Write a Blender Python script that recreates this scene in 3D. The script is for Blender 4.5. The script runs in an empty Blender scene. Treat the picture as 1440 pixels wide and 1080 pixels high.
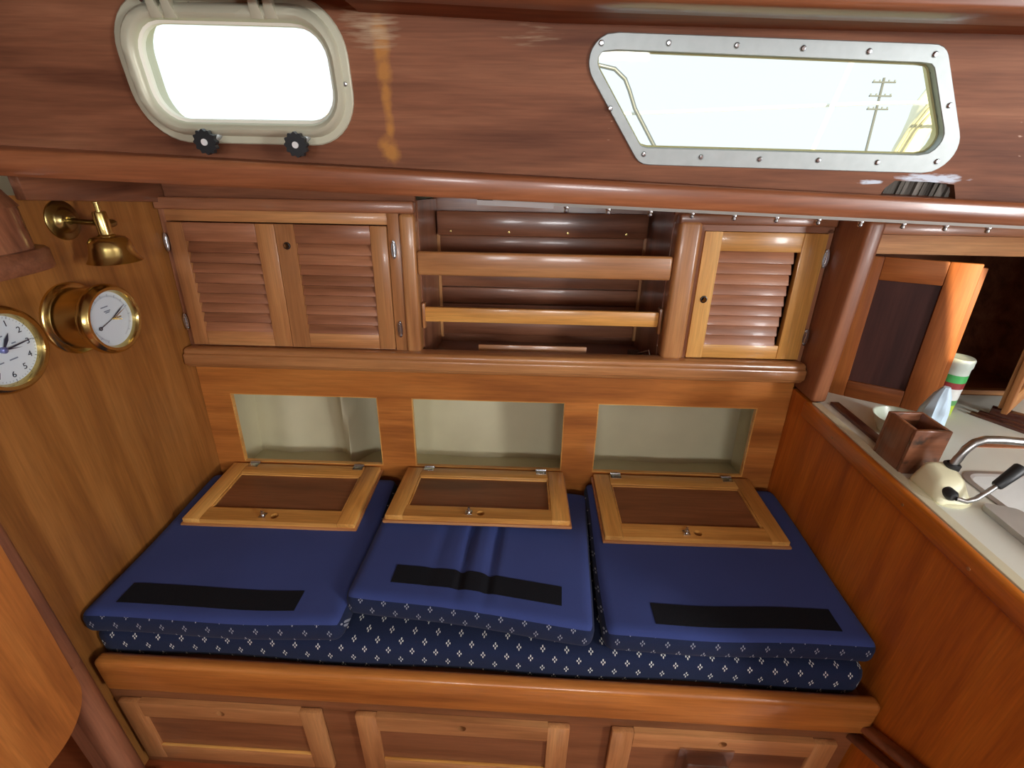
import bpy, bmesh, math, random
from mathutils import Vector, Matrix, Euler
random.seed(7)
SC = bpy.context.scene
COL = SC.collection
PI = math.pi

# ------------------------------------------------------------------ camera
cam_d = bpy.data.cameras.new('camera')
cam_d.sensor_width = 36.0
cam_d.lens = 36.0 * 671.38 / 1440.0
cam_d.clip_start = 0.02
cam = bpy.data.objects.new('camera', cam_d); COL.objects.link(cam)
def cam_matrix(loc, pitch, roll, yaw):
    a, r, y = map(math.radians, (pitch, roll, yaw))
    fw = Vector((math.sin(y)*math.cos(a), math.cos(y)*math.cos(a), -math.sin(a)))
    rt = Vector((math.cos(y), -math.sin(y), 0))
    dn = fw.cross(rt)
    rr = rt*math.cos(r) - dn*math.sin(r)
    dd = rt*math.sin(r) + dn*math.cos(r)
    m = Matrix((rr, -dd, -fw)).transposed().to_4x4()
    m.translation = Vector(loc)
    return m
cam.matrix_world = cam_matrix((1.0511, -0.7139, 1.5281), 26.12, 0.956, -1.4385)
SC.camera = cam

# ------------------------------------------------------------------ world, sun, window light
world = bpy.data.worlds.new('sky'); SC.world = world
world.use_nodes = True
bg = world.node_tree.nodes['Background']
bg.inputs[0].default_value = (0.86, 0.96, 1.0, 1)
bg.inputs[1].default_value = 1.35

def add_light(name, kind, loc, direction, energy, color, size=None, size_y=None, angle=None):
    d = bpy.data.lights.new(name, kind); d.energy = energy; d.color = color
    if size:
        d.shape = 'RECTANGLE'; d.size = size; d.size_y = size_y or size
    if angle is not None: d.angle = angle
    o = bpy.data.objects.new(name, d); COL.objects.link(o)
    o.location = loc
    o.rotation_euler = Vector(direction).to_track_quat('-Z', 'Y').to_euler()
    return o
SUN_DIR = Vector((0.0713, 1.0, -0.30))
# daylight the cabin gets from outside the picture: low sun through a slot added in the overhead, the companionway aft and the mirrored windows opposite
add_light('low_sun_offscreen', 'SUN', (1, -4, 4), SUN_DIR, 10.0, (1.0, 0.84, 0.52), angle=math.radians(0.5))
add_light('companion_hatch_offscreen', 'AREA', (2.60, -0.75, 1.797), (-0.25, 0.10, -1), 7.0, (0.97, 0.98, 1.0), 0.70, 0.70)
add_light('companionway_offscreen', 'AREA', (3.59, -1.50, 1.48), (-1, 0.66, -0.10), 80.0, (0.96, 0.98, 1.0), 0.75, 0.62)
add_light('window_opposite_offscreen', 'AREA', (1.48, -2.24, 1.60), (0, 1, -0.10), 14.0, (0.96, 0.98, 1.0), 0.55, 0.15)
add_light('port_opposite_offscreen', 'AREA', (0.54, -2.24, 1.64), (0, 1, -0.10), 8.0, (0.96, 0.98, 1.0), 0.33, 0.15)

SC.view_settings.view_transform = 'Standard'
SC.view_settings.look = 'None'
SC.view_settings.exposure = 0.18
SC.view_settings.gamma = 1.0
SC.view_settings.use_curve_mapping = False

# ------------------------------------------------------------------ materials
MATS = {}
def lin(r, g, b):
    f = lambda c: (c/255/12.92) if c/255 <= 0.04045 else ((c/255+0.055)/1.055)**2.4
    return (f(r), f(g), f(b), 1)
def new_mat(name):
    m = bpy.data.materials.new(name); m.use_nodes = True
    nt = m.node_tree; b = nt.nodes['Principled BSDF']
    return m, nt, b
def nd(nt, kind, **kw):
    n = nt.nodes.new(kind)
    for k, v in kw.items(): setattr(n, k, v)
    return n
def mth(nt, op, a, b=None, c=None):
    n = nt.nodes.new('ShaderNodeMath'); n.operation = op
    for i, v in enumerate((a, b, c)):
        if v is None: continue
        if isinstance(v, (int, float)): n.inputs[i].default_value = v
        else: nt.links.new(v, n.inputs[i])
    return n.outputs[0]
def mixc(nt, fac, a, b, mode='MIX'):
    n = nt.nodes.new('ShaderNodeMix'); n.data_type = 'RGBA'; n.blend_type = mode
    for idx, v in ((0, fac), (6, a), (7, b)):
        if isinstance(v, (int, float)): n.inputs[idx].default_value = v
        elif isinstance(v, tuple): n.inputs[idx].default_value = v
        else: nt.links.new(v, n.inputs[idx])
    return n.outputs[2]
def simple(name, col, rough=0.5, metal=0.0, coat=0.0, var=0.0, vscale=30, bump=0.0, spec=0.5):
    if name in MATS: return MATS[name]
    m, nt, b = new_mat(name)
    b.inputs['Roughness'].default_value = rough; b.inputs['Metallic'].default_value = metal
    b.inputs['Coat Weight'].default_value = coat
    b.inputs['Specular IOR Level'].default_value = spec
    tc = nd(nt, 'ShaderNodeTexCoord'); no = nd(nt, 'ShaderNodeTexNoise')
    no.inputs['Scale'].default_value = vscale; no.inputs['Detail'].default_value = 5
    nt.links.new(tc.outputs['Object'], no.inputs['Vector'])
    d = tuple(c*(1-var) for c in col[:3]) + (1,); l = tuple(min(1, c*(1+var)) for c in col[:3]) + (1,)
    nt.links.new(mixc(nt, no.outputs[0], d, l), b.inputs['Base Color'])
    if bump:
        bp = nd(nt, 'ShaderNodeBump'); bp.inputs['Strength'].default_value = bump; bp.inputs['Distance'].default_value = 0.002
        nt.links.new(no.outputs[0], bp.inputs['Height']); nt.links.new(bp.outputs[0], b.inputs['Normal'])
    MATS[name] = m; return m
WOODS = {  # dark, mid, light (sRGB)
    'teak':      ((142, 90, 50), (180, 122, 74), (202, 146, 92)),
    'teak_red':  ((122, 74, 48), (162, 106, 74), (184, 126, 90)),
    'ledge':     ((104, 58, 34), (144, 86, 54), (166, 106, 68)),
    'honey':     ((180, 120, 54), (214, 154, 78), (230, 176, 98)),
    'mahogany':  ((96, 56, 38), (136, 86, 60), (160, 106, 76)),
    'ply':       ((140, 80, 34), (178, 108, 48), (198, 128, 62)),
    'ply_orange':((160, 80, 18), (198, 106, 26), (212, 122, 36)),
    'locker':    ((112, 58, 24), (146, 80, 34), (162, 96, 46)),
    'door_dark': ((46, 22, 18), (62, 31, 25), (74, 40, 32)),
    'bulkhead':  ((132, 80, 34), (160, 103, 47), (178, 120, 60)),
    'panel':     ((104, 62, 36), (132, 82, 50), (148, 94, 60)),
    'dark':      ((60, 30, 22), (86, 46, 34), (104, 58, 42)),
    'sole':      ((110, 52, 28), (146, 74, 40), (164, 90, 52)),
    'grey':      ((70, 66, 62), (104, 98, 90), (140, 134, 126)),
}
def wood(kind, axis='X', rough=0.36, coat=0.25, extra=None):
    key = f'{kind}_{axis}_{rough}_{coat}' + ('_e' if extra else '')
    if key in MATS: return MATS[key]
    m, nt, b = new_mat('wood_' + key)
    dark, mid, light = (lin(*c) for c in WOODS[kind])
    tc = nd(nt, 'ShaderNodeTexCoord'); oi = nd(nt, 'ShaderNodeObjectInfo')
    add = nd(nt, 'ShaderNodeVectorMath', operation='ADD')
    mul = nd(nt, 'ShaderNodeVectorMath', operation='MULTIPLY')
    mul.inputs[1].default_value = (7.3, 3.1, 5.7)
    nt.links.new(oi.outputs['Random'], mul.inputs[0])
    nt.links.new(tc.outputs['Object'], add.inputs[0]); nt.links.new(mul.outputs[0], add.inputs[1])
    def stretch(al, ac):
        mp = nd(nt, 'ShaderNodeMapping')
        s = [ac, ac, ac]; s['XYZ'.index(axis)] = al
        mp.inputs['Scale'].default_value = s
        nt.links.new(add.outputs[0], mp.inputs['Vector']); return mp.outputs[0]
    n1 = nd(nt, 'ShaderNodeTexNoise'); n1.inputs['Scale'].default_value = 1.0
    n1.inputs['Detail'].default_value = 4; n1.inputs['Roughness'].default_value = 0.55; n1.inputs['Distortion'].default_value = 0.35
    nt.links.new(stretch(1.6, 16), n1.inputs['Vector'])
    n2 = nd(nt, 'ShaderNodeTexNoise'); n2.inputs['Scale'].default_value = 1.0
    n2.inputs['Detail'].default_value = 3; n2.inputs['Roughness'].default_value = 0.6
    nt.links.new(stretch(9, 210), n2.inputs['Vector'])
    cr = nd(nt, 'ShaderNodeValToRGB')
    cr.color_ramp.elements[0].position = 0.28; cr.color_ramp.elements[0].color = dark
    cr.color_ramp.elements[1].position = 0.72; cr.color_ramp.elements[1].color = light
    e = cr.color_ramp.elements.new(0.5); e.color = mid
    nt.links.new(n1.outputs[0], cr.inputs[0])
    g = nd(nt, 'ShaderNodeMapRange'); g.inputs[1].default_value = 0.3; g.inputs[2].default_value = 0.7
    g.inputs[3].default_value = 0.80; g.inputs[4].default_value = 1.08
    nt.links.new(n2.outputs[0], g.inputs[0])
    rv = nd(nt, 'ShaderNodeMapRange'); rv.inputs[3].default_value = 0.90; rv.inputs[4].default_value = 1.08
    nt.links.new(oi.outputs['Random'], rv.inputs[0])
    gg = mth(nt, 'MULTIPLY', g.outputs[0], rv.outputs[0])
    colr = nd(nt, 'ShaderNodeVectorMath', operation='SCALE')
    nt.links.new(cr.outputs[0], colr.inputs[0]); nt.links.new(gg, colr.inputs['Scale'])
    out = colr.outputs[0]
    if extra: out = extra(nt, tc, out)
    nt.links.new(out, b.inputs['Base Color'])
    b.inputs['Roughness'].default_value = rough
    if coat < 0.05: b.inputs['Specular IOR Level'].default_value = 0.22
    b.inputs['Coat Weight'].default_value = coat; b.inputs['Coat Roughness'].default_value = 0.12
    bp = nd(nt, 'ShaderNodeBump'); bp.inputs['Strength'].default_value = 0.12; bp.inputs['Distance'].default_value = 0.001
    nt.links.new(n2.outputs[0], bp.inputs['Height']); nt.links.new(bp.outputs[0], b.inputs['Normal'])
    MATS[key] = m; return m
BRASS = simple('brass', lin(206, 180, 112), 0.22, 1.0, var=0.10, vscale=18)
BRASS_OLD = simple('aged_brass', lin(150, 132, 84), 0.27, 1.0, var=0.2, vscale=25)
CHROME = simple('chrome', lin(205, 208, 210), 0.22, 1.0, var=0.04)
ALU = simple('brushed_aluminium', lin(168, 174, 172), 0.5, 0.55, var=0.12, vscale=60)
PORT = simple('cream_painted_metal', lin(196, 194, 170), 0.4, 0.15, var=0.06, vscale=14)
BLACK = simple('black_plastic', lin(34, 36, 38), 0.45, var=0.1)
DIAL = simple('white_dial', lin(214, 228, 236), 0.35, coat=0.4, var=0.02)
INK = simple('dark_ink', lin(44, 46, 62), 0.6)
FAINT = simple('grey_ink', lin(120, 132, 150), 0.6)
LINER = simple('painted_hull_liner', lin(204, 196, 162), 0.55, var=0.10, vscale=9, bump=0.25)
WHITE = simple('white_laminate', lin(222, 224, 212), 0.35, var=0.06, vscale=12)
HEAD = simple('white_headliner', lin(206, 199, 186), 0.7, var=0.03)
DECK = simple('cream_gelcoat', lin(226, 220, 176), 0.5, var=0.05)
VELCRO = simple('black_hook_tape', lin(24, 25, 30), 0.95, var=0.3, vscale=500, bump=0.6, spec=0.15)
STEEL = simple('stainless_steel', lin(190, 192, 190), 0.3, 1.0, var=0.06)
CREAM = simple('cream_plastic', lin(226, 222, 186), 0.4, var=0.08, vscale=10)

def blue_fabric():
    m, nt, b = new_mat('plain_blue_cloth')
    tc = nd(nt, 'ShaderNodeTexCoord'); no = nd(nt, 'ShaderNodeTexNoise'); no.inputs['Scale'].default_value = 700
    nt.links.new(tc.outputs['Object'], no.inputs['Vector'])
    n2 = nd(nt, 'ShaderNodeTexNoise'); n2.inputs['Scale'].default_value = 5
    nt.links.new(tc.outputs['Object'], n2.inputs['Vector'])
    c = mixc(nt, n2.outputs[0], lin(52, 64, 116), lin(66, 80, 138))
    c = mixc(nt, mth(nt, 'MULTIPLY', no.outputs[0], 0.35), c, lin(40, 48, 96))
    nt.links.new(c, b.inputs['Base Color'])
    b.inputs['Roughness'].default_value = 0.95; b.inputs['Specular IOR Level'].default_value = 0.15
    b.inputs['Sheen Weight'].default_value = 0.05
    bp = nd(nt, 'ShaderNodeBump'); bp.inputs['Strength'].default_value = 0.3; bp.inputs['Distance'].default_value = 0.001
    nt.links.new(no.outputs[0], bp.inputs['Height']); nt.links.new(bp.outputs[0], b.inputs['Normal'])
    return m
def motif_fabric(name='navy_cloth_with_white_motif', strength=0.80, motif=(226, 224, 216)):
    m, nt, b = new_mat(name)
    tc = nd(nt, 'ShaderNodeTexCoord'); sp = nd(nt, 'ShaderNodeSeparateXYZ')
    nt.links.new(tc.outputs['Object'], sp.inputs[0])
    S = 1/0.0575
    u = mth(nt, 'MULTIPLY', sp.outputs[0], S)
    v = mth(nt, 'MULTIPLY', mth(nt, 'ADD', sp.outputs[1], sp.outputs[2]), S*0.95)
    def lattice(off):
        a = mth(nt, 'SUBTRACT', mth(nt, 'FRACT', mth(nt, 'ADD', u, off)), 0.5)
        c = mth(nt, 'SUBTRACT', mth(nt, 'FRACT', mth(nt, 'ADD', v, off)), 0.5)
        aa, cc = mth(nt, 'ABSOLUTE', a), mth(nt, 'ABSOLUTE', c)
        def ell(cx, cy, rx, ry):
            dx = mth(nt, 'DIVIDE', mth(nt, 'SUBTRACT', aa, cx), rx); dy = mth(nt, 'DIVIDE', mth(nt, 'SUBTRACT', cc, cy), ry)
            return mth(nt, 'LESS_THAN', mth(nt, 'ADD', mth(nt, 'MULTIPLY', dx, dx), mth(nt, 'MULTIPLY', dy, dy)), 1.0)
        return mth(nt, 'MAXIMUM', ell(0, 0.105, 0.026, 0.068), ell(0.070, 0.0, 0.027, 0.055))
    mk = mth(nt, 'MAXIMUM', lattice(0.0), lattice(0.5))
    no = nd(nt, 'ShaderNodeTexNoise'); no.inputs['Scale'].default_value = 600
    nt.links.new(tc.outputs['Object'], no.inputs['Vector'])
    base = mixc(nt, no.outputs[0], lin(22, 29, 52), lin(36, 45, 74))
    nt.links.new(mixc(nt, mth(nt, 'MULTIPLY', mk, strength), base, lin(*motif)), b.inputs['Base Color'])
    b.inputs['Roughness'].default_value = 0.95; b.inputs['Specular IOR Level'].default_value = 0.15
    b.inputs['Sheen Weight'].default_value = 0.05
    bp = nd(nt, 'ShaderNodeBump'); bp.inputs['Strength'].default_value = 0.4; bp.inputs['Distance'].default_value = 0.001
    nt.links.new(no.outputs[0], bp.inputs['Height']); nt.links.new(bp.outputs[0], b.inputs['Normal'])
    return m
BLUE = blue_fabric(); MOTIF = motif_fabric(); MOTIF_DULL = motif_fabric('navy_cloth_with_faded_motif', 0.62, (176, 180, 190))
def pane_mat(name, tint, gloss=0.06):
    m = bpy.data.materials.new(name); m.use_nodes = True; nt = m.node_tree
    nt.nodes.remove(nt.nodes['Principled BSDF']); out = nt.nodes['Material Output']
    t = nd(nt, 'ShaderNodeBsdfTransparent'); t.inputs[0].default_value = tint
    g = nd(nt, 'ShaderNodeBsdfGlossy'); g.inputs['Roughness'].default_value = 0.03
    mx = nd(nt, 'ShaderNodeMixShader'); mx.inputs[0].default_value = gloss
    nt.links.new(t.outputs[0], mx.inputs[1]); nt.links.new(g.outputs[0], mx.inputs[2]); nt.links.new(mx.outputs[0], out.inputs[0])
    return m
GLASS_CLEAR = pane_mat('clear_port_glass', (0.97, 0.98, 0.97, 1), 0.03)
GLASS_TINT = pane_mat('tinted_window_glass', (0.86, 0.875, 0.865, 1), 0.012)
ACRYLIC = pane_mat('clear_acrylic', (0.86, 0.83, 0.80, 1), 0.14)

# ------------------------------------------------------------------ mesh helpers
def BM(): return bmesh.new()
def merge(dst, src):
    me = bpy.data.meshes.new('tmp'); src.to_mesh(me); src.free(); dst.from_mesh(me); bpy.data.meshes.remove(me)
def box(bm, x0, x1, y0, y1, z0, z1, bev=0.0, seg=2):
    t = BM(); bmesh.ops.create_cube(t, size=1)
    for v in t.verts: v.co = Vector(((x0+x1)/2+v.co.x*(x1-x0), (y0+y1)/2+v.co.y*(y1-y0), (z0+z1)/2+v.co.z*(z1-z0)))
    if bev > 0: bmesh.ops.bevel(t, geom=list(t.edges), offset=bev, segments=seg, affect='EDGES', profile=0.5)
    merge(bm, t); return bm
def hexa(bm, pts, bev=0.0, seg=2):
    """8 corners: bottom 4 then top 4, same winding"""
    t = BM(); vs = [t.verts.new(p) for p in pts]
    for f in ((3,2,1,0),(4,5,6,7),(0,1,5,4),(1,2,6,5),(2,3,7,6),(3,0,4,7)): t.faces.new([vs[i] for i in f])
    bmesh.ops.recalc_face_normals(t, faces=t.faces)
    if bev > 0: bmesh.ops.bevel(t, geom=list(t.edges), offset=bev, segments=seg, affect='EDGES', profile=0.5)
    merge(bm, t); return bm
def B(*a, **k): return box(BM(), *a, **k)
AX = {'X': Matrix.Rotation(PI/2, 4, 'Y'), 'Y': Matrix.Rotation(-PI/2, 4, 'X'), 'Z': Matrix.Identity(4)}
def lathe(bm, prof, center=(0,0,0), axis='Z', seg=32, rot=None):
    """prof: list of (r, h) along axis"""
    M = Matrix.Translation(center) @ (rot if rot is not None else AX[axis])
    rings = []
    for r, h in prof:
        if r < 1e-6: rings.append([bm.verts.new(M @ Vector((0,0,h)))])
        else: rings.append([bm.verts.new(M @ Vector((r*math.cos(2*PI*i/seg), r*math.sin(2*PI*i/seg), h))) for i in range(seg)])
    for a, b_ in zip(rings, rings[1:]):
        for i in range(seg):
            j = (i+1) % seg
            if len(a) == 1 and len(b_) == 1: continue
            if len(a) == 1: bm.faces.new((a[0], b_[i], b_[j]))
            elif len(b_) == 1: bm.faces.new((a[i], a[j], b_[0]))
            else: bm.faces.new((a[i], a[j], b_[j], b_[i]))
    bmesh.ops.recalc_face_normals(bm, faces=bm.faces); return bm
def tube(bm, pts, r, seg=10):
    pts = [Vector(p) for p in pts]; rings = []
    up = Vector((0.3, 0.2, 1)).normalized()
    for i, p in enumerate(pts):
        d = (pts[min(i+1, len(pts)-1)] - pts[max(i-1, 0)]).normalized()
        a = d.cross(up)
        if a.length < 1e-3: a = d.cross(Vector((1,0,0)))
        a.normalize(); b_ = d.cross(a).normalized()
        rr = r[i] if isinstance(r, (list, tuple)) else r
        rings.append([bm.verts.new(p + a*rr*math.cos(2*PI*k/seg) + b_*rr*math.sin(2*PI*k/seg)) for k in range(seg)])
    for a, b_ in zip(rings, rings[1:]):
        for i in range(seg):
            j = (i+1) % seg; bm.faces.new((a[i], a[j], b_[j], b_[i]))
    bm.faces.new(rings[0]); bm.faces.new(rings[-1])
    bmesh.ops.recalc_face_normals(bm, faces=bm.faces); return bm
def rpoly(pts, r, seg=6):
    out = []; n = len(pts)
    for i in range(n):
        p0, p, p1 = Vector(pts[i-1]), Vector(pts[i]), Vector(pts[(i+1) % n])
        rr = r[i] if isinstance(r, (list, tuple)) else r
        a, b_ = (p0-p).normalized(), (p1-p).normalized()
        ang = a.angle(b_); t = rr/math.tan(ang/2)
        c = p + (a+b_).normalized()*(rr/math.sin(ang/2))
        s, e = p+a*t-c, p+b_*t-c
        tot = s.angle(e); sgn = 1 if (s.x*e.y-s.y*e.x) > 0 else -1
        for k in range(seg+1):
            th = sgn*tot*k/seg
            out.append(Vector((c.x+s.x*math.cos(th)-s.y*math.sin(th), c.y+s.x*math.sin(th)+s.y*math.cos(th))))
    return out
def plate(bm, outer, holes, y0, y1):
    """extruded polygon with holes in the XZ plane, from y0 to y1"""
    for y in (y0, y1):
        es = []
        for loop in [outer]+holes:
            vs = [bm.verts.new((p[0], y, p[1])) for p in loop]
            es += [bm.edges.new((vs[i], vs[(i+1) % len(vs)])) for i in range(len(vs))]
        bmesh.ops.triangle_fill(bm, use_beauty=True, edges=es)
    for loop in [outer]+holes:
        a = [bm.verts.new((p[0], y0, p[1])) for p in loop]; b_ = [bm.verts.new((p[0], y1, p[1])) for p in loop]
        for i in range(len(loop)):
            j = (i+1) % len(loop); bm.faces.new((a[i], a[j], b_[j], b_[i]))
    bmesh.ops.remove_doubles(bm, verts=bm.verts, dist=1e-6)
    bmesh.ops.recalc_face_normals(bm, faces=bm.faces); return bm
def circle(cx, cz, r, n=24): return [Vector((cx+r*math.cos(2*PI*i/n), cz+r*math.sin(2*PI*i/n))) for i in range(n)]
def bored(x0, x1, y0, y1, z0, z1, hole):
    """flat board with a finger hole bored through it; hole = (x, z, radius)"""
    return plate(BM(), [Vector(p) for p in ((x0, z0), (x1, z0), (x1, z1), (x0, z1))], [circle(*hole)], y0, y1)
def ringloft(bm, loops, close=True):
    """loops: list of lists of 3D points, same count; skin between them"""
    rs = [[bm.verts.new(p) for p in l] for l in loops]
    for a, b_ in zip(rs, rs[1:]):
        n = len(a)
        for i in range(n):
            j = (i+1) % n; bm.faces.new((a[i], a[j], b_[j], b_[i]))
    bmesh.ops.recalc_face_normals(bm, faces=bm.faces); return bm
def obj(name, bm, mat, parent=None, smooth=True, angle=40, org=(0,0,0), loc=None):
    if org != (0,0,0):
        bmesh.ops.translate(bm, verts=bm.verts, vec=-Vector(org))
    me = bpy.data.meshes.new(name); bm.to_mesh(me); bm.free()
    me.materials.append(mat)
    if smooth:
        for p in me.polygons: p.use_smooth = True
        try: me.set_sharp_from_angle(angle=math.radians(angle))
        except Exception: pass
    o = bpy.data.objects.new(name, me); COL.objects.link(o)
    if parent: o.parent = parent
    if loc is not None: o.location = loc
    return o
def tag(o, label=None, cat=None, group=None, kind=None):
    if label: o['label'] = label
    if cat: o['category'] = cat
    if group: o['group'] = group
    if kind: o['kind'] = kind
    return o
class Thing:
    """an Empty with a frame of its own; parts are given in the build frame and shifted to the Empty's base"""
    def __init__(s, name, label, cat, base=(0,0,0), frame=Matrix.Identity(4), group=None, kind=None):
        s.o = bpy.data.objects.new(name, None); COL.objects.link(s.o); s.base = tuple(base)
        s.o.empty_display_size = 0.05
        s.o.matrix_world = frame @ Matrix.Translation(base)
        if kind: tag(s.o, kind=kind)
        tag(s.o, label, cat, group)
    def part(s, name, bm, mat, **k): return obj(name, bm, mat, s.o, org=s.base, **k)
    def sub(s, name, bm, mat, part, **k): return obj(name, bm, mat, part, org=s.base, **k)
def struct(name, bm, mat, **k):
    return tag(obj(name, bm, mat, **k), kind='structure')
# face of the built-in cabinets behind the settee: leans 4 degrees outboard
FB = Matrix.Translation((0, 0.632, 0.58)) @ Matrix.Rotation(-0.0696, 4, 'X') @ Matrix.Translation((0, 0, -0.58))
# cabin side with the windows: leans 5.7 degrees inboard at the top
FW = Matrix.Translation((0, 0.275, 1.5)) @ Matrix.Rotation(0.0997, 4, 'X') @ Matrix.Translation((0, 0, -1.5))
# port bulkhead, seen from starboard: local x -> world y, local y -> world z, local z -> world x
def FL(y, z): return Matrix.Translation((0, y, z)) @ Matrix(((0,0,1,0),(1,0,0,0),(0,1,0,0),(0,0,0,1)))

# ================================================================== SETTING
FLOOR_Z = -0.07
struct('floor', B(-1.3, 3.6, -2.3, 1.2, FLOOR_Z-0.04, FLOOR_Z), wood('sole', 'X', 0.3))
# bulkhead at the forward end of the settee
lb = BM()
prof = [(-0.03, FLOOR_Z), (1.1, FLOOR_Z), (1.1, 1.33), (0.69, 1.385), (0.34, 1.425), (0.14, 1.445), (-0.03, 1.46)]
plate(lb, [Vector((p[0], p[1])) for p in prof], [], 0, 0.03)
for v in lb.verts: v.co = Vector((-v.co.y, v.co.x, v.co.z))
bmesh.ops.recalc_face_normals(lb, faces=lb.faces)
struct('wall_left', lb, wood('bulkhead', 'Z', 0.45, 0.08))
# half-height partition towards the galley
wr = B(1.90, 1.925, -0.27, 0.655, FLOOR_Z, 0.868)
struct('wall_right', wr, wood('ply_orange', 'Z', 0.5, 0.05))
# cabin side with two windows and a rotten notch
PORT_OUT = rpoly([(0.337, 1.532), (0.737, 1.530), (0.737, 1.752), (0.337, 1.752)], 0.085, 10)
PORT_IN = rpoly([(0.377, 1.566), (0.706, 1.566), (0.706, 1.712), (0.377, 1.716)], 0.052, 10)
WIN_OUT = rpoly([(1.256, 1.507), (1.856, 1.500), (1.728, 1.695), (1.106, 1.708)], [0.034, 0.042, 0.036, 0.040], 8)
WIN_IN = rpoly([(1.256, 1.536), (1.808, 1.531), (1.718, 1.669), (1.146, 1.683)], [0.018, 0.026, 0.02, 0.016], 8)
def shrink(loop, k, c=None):
    cx = sum(p[0] for p in loop)/len(loop); cz = sum(p[1] for p in loop)/len(loop)
    out = []
    n = len(loop)
    for i in range(n):
        a, b_ = Vector(loop[i-1]), Vector(loop[(i+1) % n]); t = (b_-a).normalized()
        nrm = Vector((-t.y, t.x))
        if nrm.dot(Vector((cx, cz))-Vector(loop[i])) < 0: nrm = -nrm
        out.append(Vector(loop[i]) + nrm*k)
    return out
NOTCH = [Vector(p) for p in [(1.712, 1.440), (1.868, 1.440), (1.858, 1.462), (1.846, 1.482), (1.80, 1.486), (1.735, 1.487), (1.722, 1.474)]]
def wall_marks(nt, tc, out):
    sp = nd(nt, 'ShaderNodeSeparateXYZ'); nt.links.new(tc.outputs['Object'], sp.inputs[0])
    x, z = sp.outputs[0], sp.outputs[2]
    def blob(cx, cz, rx, rz):
        dx = mth(nt, 'DIVIDE', mth(nt, 'SUBTRACT', x, cx), rx); dz = mth(nt, 'DIVIDE', mth(nt, 'SUBTRACT', z, cz), rz)
        d = mth(nt, 'ADD', mth(nt, 'MULTIPLY', dx, dx), mth(nt, 'MULTIPLY', dz, dz))
        return mth(nt, 'POWER', 2.718, mth(nt, 'MULTIPLY', d, -1.0))
    def noise(sc, sx, sz, detail=5):
        mp = nd(nt, 'ShaderNodeMapping'); mp.inputs['Scale'].default_value = (sx, 1, sz)
        nt.links.new(tc.outputs['Object'], mp.inputs[0])
        n = nd(nt, 'ShaderNodeTexNoise'); n.inputs['Scale'].default_value = sc; n.inputs['Detail'].default_value = detail
        nt.links.new(mp.outputs[0], n.inputs['Vector']); return n.outputs[0]
    def mask(b_, n, lo, hi):
        r = nd(nt, 'ShaderNodeMapRange'); r.inputs[1].default_value = lo; r.inputs[2].default_value = hi
        nt.links.new(mth(nt, 'MULTIPLY', b_, n), r.inputs[0]); return r.outputs[0]
    # amber run of old varnish
    st = mth(nt, 'MAXIMUM', blob(0.795, 1.67, 0.018, 0.07), blob(0.79, 1.525, 0.022, 0.03))
    st = mth(nt, 'MAXIMUM', st, mth(nt, 'MULTIPLY', blob(0.795, 1.6, 0.012, 0.12), 0.8))
    out = mixc(nt, mth(nt, 'MULTIPLY', mask(st, noise(1, 30, 40), 0.18, 0.42), 0.75), out, lin(190, 130, 62))
    # crazed varnish plus glare painted as pale colour, high up beside the port
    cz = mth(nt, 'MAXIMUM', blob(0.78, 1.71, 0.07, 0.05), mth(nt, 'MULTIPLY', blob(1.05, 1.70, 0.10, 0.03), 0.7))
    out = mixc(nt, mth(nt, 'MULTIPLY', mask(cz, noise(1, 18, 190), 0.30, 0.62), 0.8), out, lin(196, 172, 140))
    # white primer showing around the notch
    sc = blob(1.80, 1.492, 0.075, 0.010)
    sc = mth(nt, 'MAXIMUM', sc, blob(1.69, 1.484, 0.03, 0.005))
    out = mixc(nt, mask(sc, noise(1, 40, 160), 0.22, 0.40), out, lin(206, 214, 226))
    # scuffs
    sf = mth(nt, 'MAXIMUM', blob(1.95, 1.56, 0.12, 0.12), blob(1.2, 1.57, 0.08, 0.07))
    return mixc(nt, mask(sf, noise(1, 40, 120, 2), 0.62, 0.70), out, lin(206, 170, 146))
wb = plate(BM(), [Vector(p) for p in [(-1.3, 1.514), (3.6, 1.376), (3.6, 1.83), (-1.3, 1.83)]],
           [shrink(PORT_OUT, 0.02), shrink(WIN_OUT, 0.014), NOTCH], 0.0, 0.032)
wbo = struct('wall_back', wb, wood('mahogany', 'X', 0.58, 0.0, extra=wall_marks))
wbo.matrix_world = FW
nt_bm = BM()
for i in range(26):
    x = 1.708 + i*0.0063; d = random.uniform(0.010, 0.022)
    hexa(nt_bm, [(x, d, 1.438), (x+0.0063, d+random.uniform(-.003,.003), 1.438), (x+0.0063, 0.031, 1.438), (x, 0.031, 1.438),
                 (x+0.004, d, 1.492), (x+0.0103, d, 1.492), (x+0.0103, 0.031, 1.492), (x+0.004, 0.031, 1.492)])
obj('rotten_core', nt_bm, wood('grey', 'Z', 0.9, 0.0), wbo, smooth=False)
# ledge (carlin) under the windows, running slightly downhill aft
def zt(x): return 1.5187 - 0.0325*x
def zb(x): return 1.4705 - 0.0282*x
def zw(x): return 1.5275 - 0.0367*x
cb = BM(); xs = [-1.2, 3.5]
loops = []
for x in xs:
    prof = [(0.246, zb(x)), (0.241, zb(x)+0.006), (0.240, zt(x)-0.010), (0.2415, zt(x)-0.004), (0.246, zt(x)),
            (0.285, zw(x)), (0.315, zw(x)), (0.315, zb(x))]
    loops.append([Vector((x, y, z)) for y, z in prof])
ringloft(cb, loops)
for l in loops: cb.faces.new([cb.verts.new(p) for p in l])
bmesh.ops.remove_doubles(cb, verts=cb.verts, dist=1e-6); bmesh.ops.recalc_face_normals(cb, faces=cb.faces)
struct('trim_1', cb, wood('ledge', 'X', 0.34, 0.3))
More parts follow.
